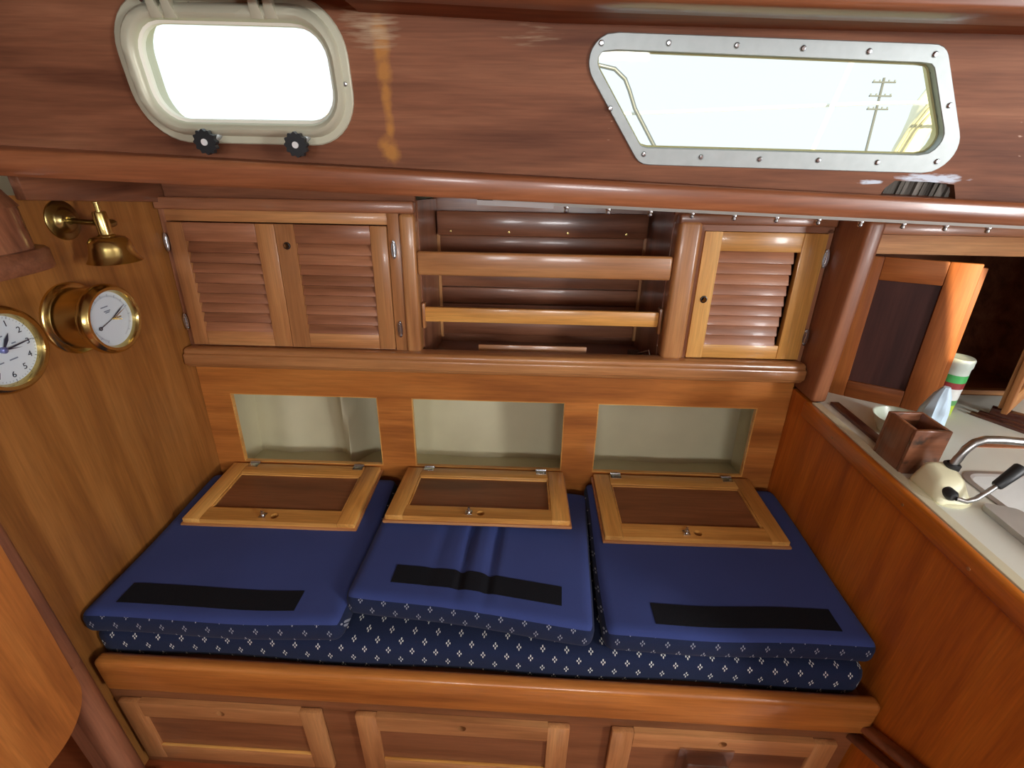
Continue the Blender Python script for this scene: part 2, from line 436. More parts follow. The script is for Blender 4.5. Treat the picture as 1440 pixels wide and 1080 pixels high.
# side deck above the lockers, hull side behind them
def deckz(x, y): return 1.500 - 0.0282*x - 0.06*(y-0.3)
def slab(x0, x1, y0, y1, th):
    q = [(x0,y0),(x1,y0),(x1,y1),(x0,y1)]
    return hexa(BM(), [(x,y,deckz(x,y)-th) for x,y in q] + [(x,y,deckz(x,y)) for x,y in q])
struct('side_deck', slab(-1.3, 3.6, 0.30, 1.22, 0.03), DECK)
struct('hull_side', B(-1.3, 3.6, 1.14, 1.2, FLOOR_Z, 1.49), LINER)
# overhead with an added slot sized to throw the sun patch, and its inboard beam
CZ = 1.80
ceil_outer = [Vector(p) for p in [(-1.3, -2.3), (3.6, -2.3), (3.6, 0.29), (-1.3, 0.29)]]
slot = [Vector(p) for p in [(2.013, -2.10), (2.082, -2.10), (2.082, -1.14), (2.013, -1.14)]]
cl = plate(BM(), ceil_outer, [slot], 0, 0.02)
for v in cl.verts: v.co = Vector((v.co.x, v.co.z, CZ + v.co.y))
bmesh.ops.recalc_face_normals(cl, faces=cl.faces)
struct('ceiling', cl, HEAD)
tb = BM()
bl = []
for x, z in ((-1.0, 1.782), (0.30, 1.741), (0.757, 1.723), (1.083, 1.711), (1.42, 1.704), (1.765, 1.698), (3.4, 1.672)):
    bl.append([Vector((x, a, b_)) for a, b_ in ((0.085, 1.80), (0.085, z+0.008), (0.088, z+0.003), (0.094, z), (0.150, z), (0.157, z+0.003), (0.160, z+0.008), (0.160, 1.80))])
ringloft(tb, bl)
sof = BM()  # soffit added between beam and wall, underside set to the shadow line
hexa(sof, [(0.765, 0.155, 1.728), (1.09, 0.155, 1.716), (1.09, 0.262, 1.716), (0.765, 0.262, 1.728),
          (0.765, 0.155, 1.80), (1.09, 0.155, 1.80), (1.09, 0.262, 1.80), (0.765, 0.262, 1.80)])
hexa(sof, [(1.09, 0.155, 1.716), (3.4, 0.155, 1.690), (3.4, 0.262, 1.690), (1.09, 0.262, 1.716),
          (1.09, 0.155, 1.80), (3.4, 0.155, 1.80), (3.4, 0.262, 1.80), (1.09, 0.262, 1.80)])
hexa(sof, [(-1.0, 0.155, 1.766), (0.765, 0.155, 1.760), (0.765, 0.262, 1.760), (-1.0, 0.262, 1.766),
          (-1.0, 0.155, 1.80), (0.765, 0.155, 1.80), (0.765, 0.262, 1.80), (-1.0, 0.262, 1.80)])
struct('trim_12', sof, wood('ledge', 'X', 0.6, 0.0), smooth=False)
struct('trim_2', tb, wood('ledge', 'X', 0.34, 0.3))
# the rest of the cabin shell
struct('wall_front', B(-1.3, 3.6, -2.3, -2.25, FLOOR_Z, CZ), wood('mahogany', 'X'))
struct('wall_forward', B(-1.34, -1.3, -2.3, 1.2, FLOOR_Z, CZ), wood('mahogany', 'Z'))
struct('wall_aft', B(3.6, 3.64, -2.3, 1.2, FLOOR_Z, CZ), wood('mahogany', 'Z'))
# dark clamp along the top of the forward bulkhead
hx = hexa(BM(), [(0.0, 0.30, 1.420), (0.022, 0.30, 1.420), (0.022, 0.72, 1.378), (0.0, 0.72, 1.378),
                 (0.0, 0.30, 1.472), (0.022, 0.30, 1.472), (0.022, 0.72, 1.446), (0.0, 0.72, 1.446)], 0.003)
struct('trim_3', hx, wood('mahogany', 'Y'))
# doorway post on the inboard edge of that bulkhead, with a metal foot
po = BM()
lathe(po, [(0.030, 0.0), (0.030, 1.5)], (0.018, -0.050, FLOOR_Z+0.012), 'Z', 24)
box(po, -0.03, 0.018, -0.078, -0.022, FLOOR_Z+0.012, 1.44)
post = struct('trim_4', po, wood('mahogany', 'Z', 0.45, 0.1))
obj('foot_plate', B(-0.03, 0.055, -0.086, -0.012, FLOOR_Z, FLOOR_Z+0.012, bev=0.003), STEEL, post)
# cap of the galley partition
cp = BM(); box(cp, 1.884, 1.903, -0.275, 0.56, 0.826, 0.874, 0.006, 3)
cap = struct('trim_5', cp, wood('ply_orange', 'Y', 0.3, 0.35))
for (y, z) in ((0.13, 0.848), (-0.045, 0.846), (0.40, 0.848)):
    obj('plug', lathe(BM(), [(0, -0.001), (0.0035, -0.001), (0.0035, 0.003)], (1.8835, y, z), 'X', 12), wood('teak', 'Z'), cap)
# upright at the after end of the cabinets
up = BM(); box(up, 1.901, 1.946, 0.552, 0.75, 0.872, 1.385, 0.012, 4)
struct('trim_6', up, wood('ledge', 'Z', 0.45, 0.06))
for i, (a, b_) in enumerate(((0.024, 0.735), (1.462, 2.70))):
    struct(f'trim_{10+i}', hexa(BM(), [(a, 0.700, 1.372), (b_, 0.700, 1.340), (b_, 0.716, 1.340), (a, 0.716, 1.372),
           (a, 0.700, deckz(a, 0.70)-0.028), (b_, 0.700, deckz(b_, 0.70)-0.028), (b_, 0.716, deckz(b_, 0.716)-0.028), (a, 0.716, deckz(a, 0.716)-0.028)]), wood('mahogany', 'X', 0.6, 0.0), smooth=False)
struct('wall_galley', B(2.661, 3.6, 0.690, 0.708, FLOOR_Z, 1.385), wood('teak_red', 'Z', 0.5, 0.0), smooth=False)
# two mouldings running along the foot of the partition
for i, (dz, w) in enumerate(((0.0, 0.020), (0.052, 0.022))):
    o_ = hexa(BM(), [(1.868, -0.015, 0.240+dz), (1.899, -0.015, 0.240+dz), (1.899, -0.25, 0.40+dz), (1.868, -0.25, 0.40+dz),
                     (1.868, -0.015, 0.240+dz+w), (1.899, -0.015, 0.240+dz+w), (1.899, -0.25, 0.40+dz+w), (1.868, -0.25, 0.40+dz+w)], 0.005, 3)
    struct(f'trim_{7+i}', o_, wood('mahogany', 'Y', 0.4))

# ------------------------------------------------------------------ windows
w1 = Thing('window_1', None, None, (0.537, 0, 1.53), FW, kind='structure')
def loop3(l, y): return [Vector((p[0], y, p[1])) for p in l]
fl = BM(); A0, A1 = PORT_OUT, PORT_IN
def resample(l, n=88):
    ls = [Vector(p) for p in l]; tot = sum((ls[i]-ls[i-1]).length for i in range(len(ls))); out = []; acc = 0; i = 0
    cx = sum(p.x for p in ls)/len(ls); cz = sum(p.y for p in ls)/len(ls)
    # by angle from the centre so that loops line up
    for k in range(n):
        th = 2*PI*k/n; d = Vector((math.cos(th), math.sin(th))); best = None
        c = Vector((0.54, 1.641)) if cx < 0.9 else Vector((1.48, 1.605))
        for j in range(len(ls)):
            a, b_ = ls[j-1]-c, ls[j]-c; e = b_-a
            den = d.x*e.y-d.y*e.x
            if abs(den) < 1e-12: continue
            t = (a.x*e.y-a.y*e.x)/den; s = (a.x*d.y-a.y*d.x)/den
            if t > 0 and -1e-9 <= s <= 1+1e-9: best = t if best is None else max(best, t)
        out.append(c + d*best)
    return out
ro = resample(PORT_OUT); rm = resample(shrink(PORT_OUT, 0.012)); rm2 = resample(shrink(PORT_OUT, 0.016)); ri = resample(PORT_IN)
rlo = resample(shrink(PORT_IN, -0.010)); rhi = resample(shrink(PORT_IN, -0.004))
w1.part('flange', ringloft(BM(), [loop3(ro, 0.0), loop3(ro, -0.004), loop3(shrink(ro, 0.002), -0.006), loop3(rm2, -0.006), loop3(rm2, 0.03)]), PORT)
rim = ringloft(BM(), [loop3(rm, -0.004), loop3(rm2, -0.014), loop3(shrink(ro, 0.020), -0.019), loop3(rlo, -0.021), loop3(rhi, -0.018), loop3(ri, -0.010), loop3(ri, 0.004)])
rim_o = w1.part('port_frame', rim, PORT)
seal = ringloft(BM(), [loop3(shrink(ri, -0.001), -0.009), loop3(shrink(ri, 0.004), -0.005), loop3(shrink(ri, 0.005), 0.004)])
w1.part('seal', seal, simple('white_rubber', lin(244, 242, 226), 0.6))
w1.part('pane', plate(BM(), ri, [], 0.000, 0.004), GLASS_CLEAR, smooth=False)
w1.part('outer_sleeve', ringloft(BM(), [loop3(shrink(ro, 0.022), 0.0), loop3(shrink(ro, 0.022), 0.06)]), PORT)
for hx_ in (0.445, 0.612):
    for s in (-0.012, 0.012):
        lug = BM(); hexa(lug, [(hx_+s-0.009, -0.020, 1.716), (hx_+s+0.013, -0.020, 1.716), (hx_+s+0.010, -0.012, 1.716), (hx_+s-0.006, -0.012, 1.716),
                               (hx_+s-0.0035, -0.034, 1.764), (hx_+s+0.0035, -0.034, 1.764), (hx_+s+0.0035, -0.006, 1.764), (hx_+s-0.0035, -0.006, 1.764)], 0.002)
        w1.part('hinge_lug', lug, PORT)
    w1.part('hinge_pin', lathe(BM(), [(0, -0.022), (0.008, -0.022), (0.008, 0.022), (0, 0.022)], (hx_, -0.022, 1.750), 'X', 16), ALU)
for sx, sz in ((0.410, 1.742), (0.487, 1.735), (0.569, 1.7315), (0.652, 1.7215)):
    w1.part('screw', lathe(BM(), [(0, -0.0085), (0.0035, -0.008), (0.0048, -0.006), (0.0048, -0.004)], (sx, 0, sz), 'Y', 14), CHROME)
w1.part('screw', lathe(BM(), [(0, -0.0085), (0.003, -0.008), (0.004, -0.006), (0.004, -0.004)], (0.7265, 0, 1.628), 'Y', 14), CHROME)
for kx, kz in ((0.470, 1.537), (0.634, 1.535)):
    kb = BM(); n = 72
    f = [Vector((kx+(0.0195+0.0016*math.cos(12*2*PI*i/n))*math.cos(2*PI*i/n), kz+(0.0195+0.0016*math.cos(12*2*PI*i/n))*math.sin(2*PI*i/n))) for i in range(n)]
    plate(kb, f, [], -0.046, -0.036)
    k = w1.part('dog_knob', kb, BLACK)
    w1.sub('knob_cap', lathe(BM(), [(0, -0.0485), (0.0055, -0.0482), (0.0055, -0.046)], (kx, 0, kz), 'Y', 18), simple('white_metal', lin(225, 225, 222), 0.3), k)
    w1.sub('dog_bolt', tube(BM(), [(kx, -0.036, kz), (kx+0.002, -0.012, kz+0.004), (kx+0.006, -0.006, kz+0.012)], [0.0045, 0.0065, 0.009]), ALU, k)

w2 = Thing('window_2', None, None, (1.48, 0, 1.505), FW, kind='structure')
wo = resample(WIN_OUT, 240); wi = resample(WIN_IN, 240)
def win_loft():
    so, si = wo, wi
    return ringloft(BM(), [loop3(so, 0.0), loop3(so, -0.003), loop3(shrink(so, 0.0012), -0.0045), loop3(shrink(si, -0.001), -0.0045), loop3(si, -0.003), loop3(si, 0.012)])
w2.part('window_frame', win_loft(), ALU, angle=30)
w2.part('outer_gasket', ringloft(BM(), [loop3(shrink(wi, -0.001), 0.010), loop3(shrink(wi, 0.003), 0.011), loop3(shrink(wi, -0.012), 0.045)]), simple('yellowed_sealant', lin(214, 204, 150), 0.6))
w2.part('pane', plate(BM(), [Vector(p) for p in WIN_IN], [], 0.006, 0.009), GLASS_TINT, smooth=False)
for sx, sz in [(1.166,1.691),(1.277,1.692),(1.389,1.690),(1.498,1.687),(1.606,1.684),(1.714,1.681),(1.772,1.609),(1.792,1.521),(1.687,1.518),(1.580,1.520),(1.474,1.520),(1.367,1.522),(1.262,1.525),(1.192,1.597)]:
    s_ = w2.part('screw', lathe(BM(), [(0, -0.0075), (0.0030, -0.0072), (0.0048, -0.0052), (0.0050, -0.004)], (sx, 0, sz), 'Y', 14), CHROME)

# ================================================================== BUILT-IN JOINERY BEHIND THE SETTEE
# nosing of the shelf above the seat back
nz = BM(); box(nz, 0.002, 1.899, -0.046, 0.02, 0.903, 0.965, 0.012, 4)
box(nz, 0.002, 1.899, -0.052, -0.02, 0.912, 0.950, 0.009, 4)
nos = obj('trim_9', nz, wood('teak', 'X', 0.3, 0.4)); nos.matrix_world = FB; tag(nos, kind='structure')

bk = Thing('backrest_locker', 'long plywood seat back with three open bins above the blue cushions', 'locker', (0.95, 0, 0.40), FB)
OPEN = [(0.092, 0.578), (0.690, 1.190), (1.296, 1.804)]; OZ = (0.542, 0.799)
holes = [[Vector((a, OZ[0])), Vector((b_, OZ[0])), Vector((b_, OZ[1])), Vector((a, OZ[1]))] for a, b_ in OPEN]
bk.part('seat_back_panel', plate(BM(), [Vector(p) for p in [(0.001, 0.37), (1.899, 0.37), (1.899, 0.925), (0.001, 0.925)]], holes, 0.0, 0.014), wood('ply', 'X', 0.36, 0.25), smooth=False)
for i, (a, b_) in enumerate(OPEN):
    e = BM()  # pale raw edge of the cut-out
    for (x0, x1, z0, z1) in ((a, a+0.003, *OZ), (b_-0.003, b_, *OZ), (a, b_, OZ[0], OZ[0]+0.003), (a, b_, OZ[1]-0.003, OZ[1])):
        box(e, x0, x1, 0.0005, 0.0145, z0, z1)
    bk.part('cutout_edge', e, wood('honey', 'X'), smooth=False)
    ln = BM(); x0, x1 = a-0.055, b_+0.055; zl, zh = 0.47, 0.86; yb, yt = 0.20, 0.235
    ov = []
    nx = 30
    def bulge(x, z):
        if i != 0: return 0.006*math.sin(x*17+z*5)
        c = 0.40 + 0.10*(0.70-z); d = (x-c)/0.035
        return -0.075*math.exp(-d*d) + (0.02 if x > c else 0)*min(1, max(0, (x-c)/0.08)) - 0.015*math.exp(-((x-0.15)/0.05)**2)
    rows = []
    for r in range(9):
        z = zl+(zh-zl)*r/8; rows.append([ln.verts.new((x0+(x1-x0)*k/nx, yb+(yt-yb)*r/8+bulge(x0+(x1-x0)*k/nx, z), z)) for k in range(nx+1)])
    for r in range(8):
        for k in range(nx): ln.faces.new((rows[r][k], rows[r][k+1], rows[r+1][k+1], rows[r+1][k]))
    for side in (0, nx):
        f0 = ln.verts.new((x0 if side == 0 else x1, 0.016, zl)); f1 = ln.verts.new((x0 if side == 0 else x1, 0.016, zh))
        col = [rows[r][side] for r in range(9)]
        ln.faces.new([f0]+col+[f1])
    for r, z in ((0, zl), (8, zh)):
        fa = ln.verts.new((x0, 0.016, z)); fb = ln.verts.new((x1, 0.016, z)); ln.faces.new([fa]+rows[r]+[fb])
    bmesh.ops.recalc_face_normals(ln, faces=ln.faces)
    bk.part('bin_liner', ln, LINER, angle=50)

# drop-down bin doors: hinge edge on the seat back, lying forward on the cushions
def frame_matrix(origin, xdir, ydir):
    x = Vector(xdir).normalized(); y = (Vector(ydir)-x*Vector(ydir).dot(x)).normalized(); z = x.cross(y)
    m = Matrix((x, y, z)).transposed().to_4x4(); m.translation = origin; return m
FBi = FB.inverted()
def door_in_locker(name): pass
def framed_panel(w, h, sw, kind_f, kind_p, t=0.016, lip=0.006):
    """returns dict of bmeshes in local frame x 0..w, y 0..h, z up = visible side"""
    d = {}
    d['stile'] = [B(0, sw, 0, h, -t, 0, bev=0.0025), B(w-sw, w, 0, h, -t, 0, bev=0.0025)]
    d['rail'] = [B(sw, w-sw, 0, sw, -t, 0, bev=0.0025), B(sw, w-sw, h-sw, h, -t, 0, bev=0.0025)]
    d['panel'] = B(sw-0.004, w-sw+0.004, sw-0.004, h-sw+0.004, -t+0.002, -0.008)
    bd = BM()
    for (x0, x1, y0, y1) in ((sw, w-sw, sw, sw+0.006), (sw, w-sw, h-sw-0.006, h-sw), (sw, sw+0.006, sw, h-sw), (w-sw-0.006, w-sw, sw, h-sw)):
        box(bd, x0, x1, y0, y1, -0.009, -0.002, bev=0.002)
    d['bead'] = bd
    l = BM(); box(l, -lip, w+lip, -lip, h+lip, -t-0.008, -t+0.001, bev=0.003)
    d['lip'] = l
    return d
specs = [  # x0, x1, hinge (y,z), free edge (y,z), yaw shear (free edge x shift)
    (0.072, 0.582, (0.616, 0.545), (0.338, 0.543), -0.010, 0),
    (0.668, 1.198, (0.616, 0.549), (0.336, 0.585), -0.002, 1),
    (1.294, 1.816, (0.616, 0.545), (0.325, 0.545), 0.004, 2)]
for (x0, x1, hg, fr, sh, idx) in specs:
    w = x1-x0; h = math.hypot(hg[0]-fr[0], hg[1]-fr[1])
    # local x along +x, local y from free edge towards hinge
    m = frame_matrix(Vector((x0+sh, fr[0], fr[1])), (1, 0, 0), (-sh, hg[0]-fr[0], hg[1]-fr[1]))
    dr = bpy.data.objects.new('bin_door', None); COL.objects.link(dr); dr.parent = bk.o
    dr.empty_display_size = 0.03
    dr.matrix_parent_inverse = Matrix.Identity(4)
    dr.matrix_basis = bk.o.matrix_world.inverted() @ m
    d = framed_panel(w, h, 0.052, 'honey', 'panel')
    for b_ in d['stile']: obj('stile', b_, wood('honey', 'Y', 0.36, 0.2), dr)
    fr_ = bored(0.052, w-0.052, -0.016, 0.0, 0.0, 0.052, (w*0.455+0.032, 0.024, 0.0115))
    for v in fr_.verts: v.co = Vector((v.co.x, v.co.z, v.co.y))
    bmesh.ops.recalc_face_normals(fr_, faces=fr_.faces)
    d['rail'][0].free(); d['rail'][0] = fr_
    for b_ in d['rail']: obj('rail', b_, wood('honey', 'X', 0.36, 0.2), dr)
    obj('panel', d['panel'], wood('panel', 'X', 0.42, 0.1), dr)
    obj('bead', d['bead'], wood('honey', 'X', 0.4), dr)
    obj('lip', d['lip'], wood('teak', 'X', 0.36), dr)
    for hx_ in (0.075, w-0.075):
        hb = BM(); box(hb, hx_-0.017, hx_+0.017, h-0.022, h+0.004, 0, 0.002, bev=0.0008)
        tube(hb, [(hx_-0.017, h+0.004, 0.002), (hx_+0.017, h+0.004, 0.002)], 0.003)
        for k in (-0.009, 0.009): lathe(hb, [(0, 0.0034), (0.003, 0.003), (0.003, 0.0018)], (hx_+k, h-0.011, 0), 'Z', 10)
        obj('hinge', hb, CHROME, dr)
    lx = w*0.455
    lt = BM(); box(lt, lx-0.012, lx+0.008, 0.013, 0.033, 0, 0.003, bev=0.001)
    lathe(lt, [(0.006, 0.003), (0.006, 0.012), (0.0035, 0.014), (0.0035, 0.020), (0, 0.020)], (lx-0.002, 0.023, 0), 'Z', 14)
    obj('latch', lt, CHROME, dr)

# ------------------------------------------------------------------ louvred cabinets
slat_cache = {}
def louvre_door(parent_thing, name, x0, x1, z0, z1, sl, sr, rt, rb, nsl, wl, slat_kind, hole, gap=0.0, tilt=0.45, wk='teak'):
    """door front at y=-0.006; returns the part empty"""
    dr = bpy.data.objects.new('door', None); COL.objects.link(dr); dr.parent = parent_thing.o; dr.empty_display_size = 0.03
    base = Vector(parent_thing.base)
    dr.location = Vector((x0, 0, z0)) - base
    org = (x0, 0, z0)
    def p(nm, bm, mat, **k): return obj(nm, bm, mat, dr, org=org, **k)
    p('stile', bored(x0, x0+sl, -0.010, 0.012, z0, z1, (hole[0], hole[1], 0.0085)) if hole else B(x0, x0+sl, -0.010, 0.012, z0, z1, bev=0.003), wood(wk, 'Z', 0.36, 0.25))
    p('stile', B(x1-sr, x1, -0.010, 0.012, z0, z1, bev=0.003), wood(wk, 'Z', 0.36, 0.25))
    p('rail', B(x0+sl, x1-sr, -0.009, 0.012, z1-rt, z1, bev=0.002), wood(wk if wk != 'teak' else 'teak_red', 'X', 0.36, 0.25))
    p('rail', B(x0+sl, x1-sr, -0.009, 0.012, z0, z0+rb, bev=0.002), wood(wk, 'X', 0.36, 0.25))
    lz0, lz1 = z0+rb, z1-rt; pitch = (lz1-lz0)/nsl; sw = x1-x0-sl-sr-gap
    key = (round(sw, 4), round(pitch, 4))
    for i in range(nsl):
        if key not in slat_cache:
            s = B(0, sw, -0.0035, 0.0035, -pitch*0.62, pitch*0.62, bev=0.0018)
            o = obj('slat', s, wood(slat_kind, 'X', 0.42, 0.15), dr); slat_cache[key] = o.data
        else:
            o = bpy.data.objects.new('slat', slat_cache[key]); COL.objects.link(o); o.parent = dr
        o.location = (sl, 0.001, lz0+pitch*(i+0.5)-z0)
        o.rotation_euler = (-tilt+random.uniform(-.03, .03), 0, random.uniform(-.003, .003))
    if hole:
        r = lathe(BM(), [(0.0075, -0.0135), (0.0095, -0.013), (0.0105, -0.011), (0.0105, -0.009)], (hole[0], 0, hole[1]), 'Y', 24)
        f = p('finger_hole', r, simple('dark_grommet', lin(30, 26, 24), 0.4))
    return dr
def hinge(th, x, z, y=-0.006, h=0.052):
    hb = BM(); 
    pts = [Vector((x+0.008*math.cos(2*PI*i/20), z+h/2*math.sin(2*PI*i/20))) for i in range(20)]
    plate(hb, pts, [], y-0.003, y)
    tube(hb, [(x, y-0.004, z-h*0.3), (x, y-0.004, z+h*0.3)], 0.0028)
    for s in (-1, 1): lathe(hb, [(0, y-0.0055), (0.0032, y-0.005), (0.0032, y-0.002)], (x, 0, z+s*h*0.38), 'Y', 10)
    return th.part('hinge', hb, CHROME)
FY0, FY1 = 0.0, 0.018   # face frame thickness
c1 = Thing('louvred_cabinet', 'wide teak cabinet with two louvred doors beside the brass barometer bulkhead', 'cabinet', (0.35, 0, 0.955), FB)
c1.part('frame_stile', B(0.002, 0.019, FY0, FY1, 0.957, 1.365, bev=0.001), wood('teak_red', 'Z'))
c1.part('frame_stile', B(0.656, 0.690, FY0-0.004, FY1, 0.957, 1.365, bev=0.001), wood('teak', 'Z'))
c1.part('frame_rail', B(0.019, 0.656, FY0, FY1, 1.334, 1.365, bev=0.001), wood('teak', 'X'))
c1.part('frame_rail', B(0.019, 0.656, FY0, FY1, 0.955, 0.966, bev=0.001), wood('teak_red', 'X'))
c1.part('crown_moulding', B(0.002, 0.735, -0.016, 0.02, 1.365, 1.398, bev=0.006, seg=3), wood('teak_red', 'X', 0.34))
c1.part('carcass', B(0.003, 0.689, 0.10, 0.13, 0.957, 1.36), wood('mahogany', 'X', 0.6, 0.0), smooth=False)
louvre_door(c1, 'door', 0.021, 0.3335, 0.968, 1.331, 0.047, 0.056, 0.052, 0.045, 9, 0.2, 'teak_red', None)
louvre_door(c1, 'door', 0.3355, 0.654, 0.968, 1.331, 0.054, 0.048, 0.052, 0.045, 9, 0.2, 'teak_red', (0.3635, 1.272))
for hx_, hz in ((0.0115, 1.275), (0.0115, 1.040), (0.6715, 1.268), (0.6735, 1.032)): hinge(c1, hx_, hz)

c2 = Thing('open_shelf', 'open bookshelf niche with two teak fiddle rails between the louvred cabinets', 'shelf', (1.10, 0, 0.88), FB)
c2.part('upright', B(0.690, 0.734, -0.012, 0.05, 0.957, 1.366, bev=0.011, seg=4), wood('teak', 'Z'))
c2.part('upright', B(1.470, 1.537, -0.016, 0.05, 0.957, 1.366, bev=0.015, seg=4), wood('teak', 'Z'))
c2.part('side_panel', B(0.722, 0.736, 0.04, 0.345, 0.88, 1.40), wood('mahogany', 'Z'))
c2.part('side_panel', B(1.468, 1.482, 0.04, 0.345, 0.88, 1.40), wood('mahogany', 'Z'))
c2.part('bottom_board', B(0.736, 1.468, 0.022, 0.345, 0.875, 0.893), wood('mahogany', 'X'))
c2.part('backing', B(0.722, 1.482, 0.352, 0.362, 0.88, 1.495), wood('mahogany', 'X'))
pl = B(0, 0.715, 0, 0.014, 0, 0.057, bev=0.004)
plo = None
for i in range(6):
    if plo is None: plo = c2.part('batten', pl, wood('mahogany', 'X', 0.36, 0.2)); plo_data = plo.data; o = plo
    else:
        o = bpy.data.objects.new('batten', plo_data); COL.objects.link(o); o.parent = c2.o
    o.location = Vector((0.745, 0.334, 0.922+0.0605*i))
for q in [ch for ch in c2.o.children if ch.name.startswith('batten')]: pass
c2.part('corner_batten', B(0.737, 0.747, 0.325, 0.336, 0.913, 1.29), wood('teak', 'Z'))
c2.part('corner_batten', B(1.457, 1.467, 0.325, 0.336, 0.913, 1.29), wood('teak', 'Z'))
tp = c2.part('top_board', B(0.742, 1.462, 0.300, 0.322, 1.283, 1.363, bev=0.006), wood('mahogany', 'X', 0.3, 0.4))
for k in range(4): c2.sub('screw', lathe(BM(), [(0, 0.2975), (0.004, 0.298), (0.004, 0.302)], (0.79+0.20*k, 0, 1.297), 'Y', 10), BRASS_OLD, tp)
c2.part('fiddle_rail', B(0.735, 1.469, -0.006, 0.014, 1.196, 1.264, bev=0.007, seg=3), wood('teak', 'X', 0.34, 0.3))
lr = c2.part('fiddle_rail', B(0.745, 1.458, 0.022, 0.036, 1.050, 1.096, bev=0.004), wood('honey', 'X', 0.36, 0.3))
for x in (0.737, 1.458): c2.sub('cleat', B(x, x+0.009, 0.016, 0.044, 1.030, 1.108, bev=0.002), wood('teak', 'Z'), lr)
# the loose pieces on that shelf
ls = obj('wood_strip', B(0.905, 1.252, 0.0, 0.009, 0.0, 0.075, bev=0.002), wood('teak', 'X'))
ls.matrix_world = FB @ Matrix.Translation((0, 0.055, 0.8945)) @ Matrix.Rotation(-0.05, 4, 'X')
tag(ls, 'loose teak strip standing on edge on the bookshelf floor', 'wood strip')
br = Thing('metal_bracket', 'small dull metal latch bracket in the corner of the bookshelf', 'bracket', (1.42, 0.12, 0.8945), FB)
bb = B(1.405, 1.445, 0.10, 0.16, 0.8945, 0.935, bev=0.004); br.part('body', bb, simple('dull_metal', lin(110, 104, 96), 0.5, 0.7))
br.part('rod', tube(BM(), [(1.43, 0.11, 0.935), (1.45, 0.05, 0.966), (1.458, 0.035, 0.93)], 0.0035), CHROME)

c3 = Thing('louvred_cabinet', 'narrow teak cabinet with one louvred door catching pale light, next to the galley', 'cabinet', (1.715, 0, 0.955), FB)
c3.part('frame_stile', B(1.537, 1.546, FY0, FY1, 0.957, 1.345), wood('teak_red', 'Z'))
c3.part('frame_stile', B(1.884, 1.8995, FY0, FY1, 0.957, 1.345), wood('teak_red', 'Z'))
c3.part('frame_rail', B(1.537, 1.8995, FY0, FY1, 1.336, 1.352), wood('teak_red', 'X'))
c3.part('crown_moulding', B(1.470, 1.8995, -0.014, 0.02, 1.352, 1.380, bev=0.006, seg=3), wood('teak_red', 'X'))
c3.part('carcass', B(1.538, 1.899, 0.10, 0.13, 0.957, 1.345), wood('mahogany', 'X', 0.6, 0.0), smooth=False)
louvre_door(c3, 'door', 1.546, 1.884, 0.968, 1.335, 0.048, 0.066, 0.052, 0.042, 9, 0.2, 'teak_red', (1.571, 1.146), gap=0.012, tilt=0.36, wk='honey')
for hz in (1.268, 1.040): hinge(c3, 1.888, hz, y=-0.011)

# ------------------------------------------------------------------ snap track under the ledge
tr = Thing('curtain_track', 'thin aluminium snap strip screwed under the window ledge', 'track', (1.5, 0.25, 1.42))
def line_z(x): return zb(x) - 0.001
hb = BM(); hexa(hb, [(0.985, 0.246, line_z(0.985)-0.0045), (3.2, 0.246, line_z(3.2)-0.0045), (3.2, 0.262, line_z(3.2)-0.0045), (0.985, 0.262, line_z(0.985)-0.0045),
                     (0.985, 0.246, line_z(0.985)+0.001), (3.2, 0.246, line_z(3.2)+0.001), (3.2, 0.262, line_z(3.2)+0.001), (0.985, 0.262, line_z(0.985)+0.001)])
tr.part('strip', hb, simple('dull_aluminium_strip', lin(140, 134, 126), 0.6, 0.2), smooth=False)
hb = BM(); hexa(hb, [(0.955, 0.243, line_z(0.955)-0.009), (1.10, 0.243, line_z(1.10)-0.009), (1.10, 0.262, line_z(1.10)-0.009), (0.955, 0.262, line_z(0.955)-0.009),
                     (0.955, 0.243, line_z(0.955)), (1.10, 0.243, line_z(1.10)), (1.10, 0.262, line_z(1.10)), (0.955, 0.262, line_z(0.955))])
tr.part('end_strip', hb, simple('grey_strip', lin(150, 142, 138), 0.5, 0.3), smooth=False)
sd = None
for i in range(18):
    x = 1.125 + 0.0795*i; z = line_z(x)-0.004
    if sd is None:
        sb = lathe(BM(), [(0.0055, 0.0), (0.0055, -0.003), (0.0035, -0.005), (0.0045, -0.009), (0.003, -0.011), (0, -0.0115)], (0,0,0), 'Z', 14)
        o = obj('snap_stud', sb, CHROME, tr.o); sd = o.data
    else: o = bpy.data.objects.new('snap_stud', sd); COL.objects.link(o); o.parent = tr.o
    o.location = Vector((x, 0.252, z)) - Vector(tr.base)

# ================================================================== SETTEE
FS = Matrix.Rotation(-0.0158, 4, 'Z')
st = Thing('settee_base', 'teak settee front with three panelled drawers and a raised fiddle edge', 'settee', (0.95, 0.02, FLOOR_Z), FS)
st.part('fiddle', B(0.026, 1.893, -0.008, 0.026, 0.292, 0.402, bev=0.013, seg=4), wood('ply', 'X', 0.32, 0.35))
st.part('front_panel', plate(BM(), [Vector(p) for p in ((0.004, FLOOR_Z), (1.890, FLOOR_Z), (1.890, 0.335), (0.004, 0.335))],
        [circle((a+b_)/2, 0.210, 0.0112) for a, b_ in ((0.028, 0.560), (0.648, 1.193), (1.297, 1.846))], 0.014, 0.032), wood('panel', 'X', 0.36, 0.2), smooth=False)
st.part('seat_board', hexa(BM(), [(0.004, 0.032, 0.335), (1.888, 0.032, 0.335), (1.888, 0.655, 0.335), (0.004, 0.625, 0.335),
                                  (0.004, 0.032, 0.355), (1.888, 0.032, 0.355), (1.888, 0.655, 0.355), (0.004, 0.625, 0.355)]), wood('panel', 'X'), smooth=False)
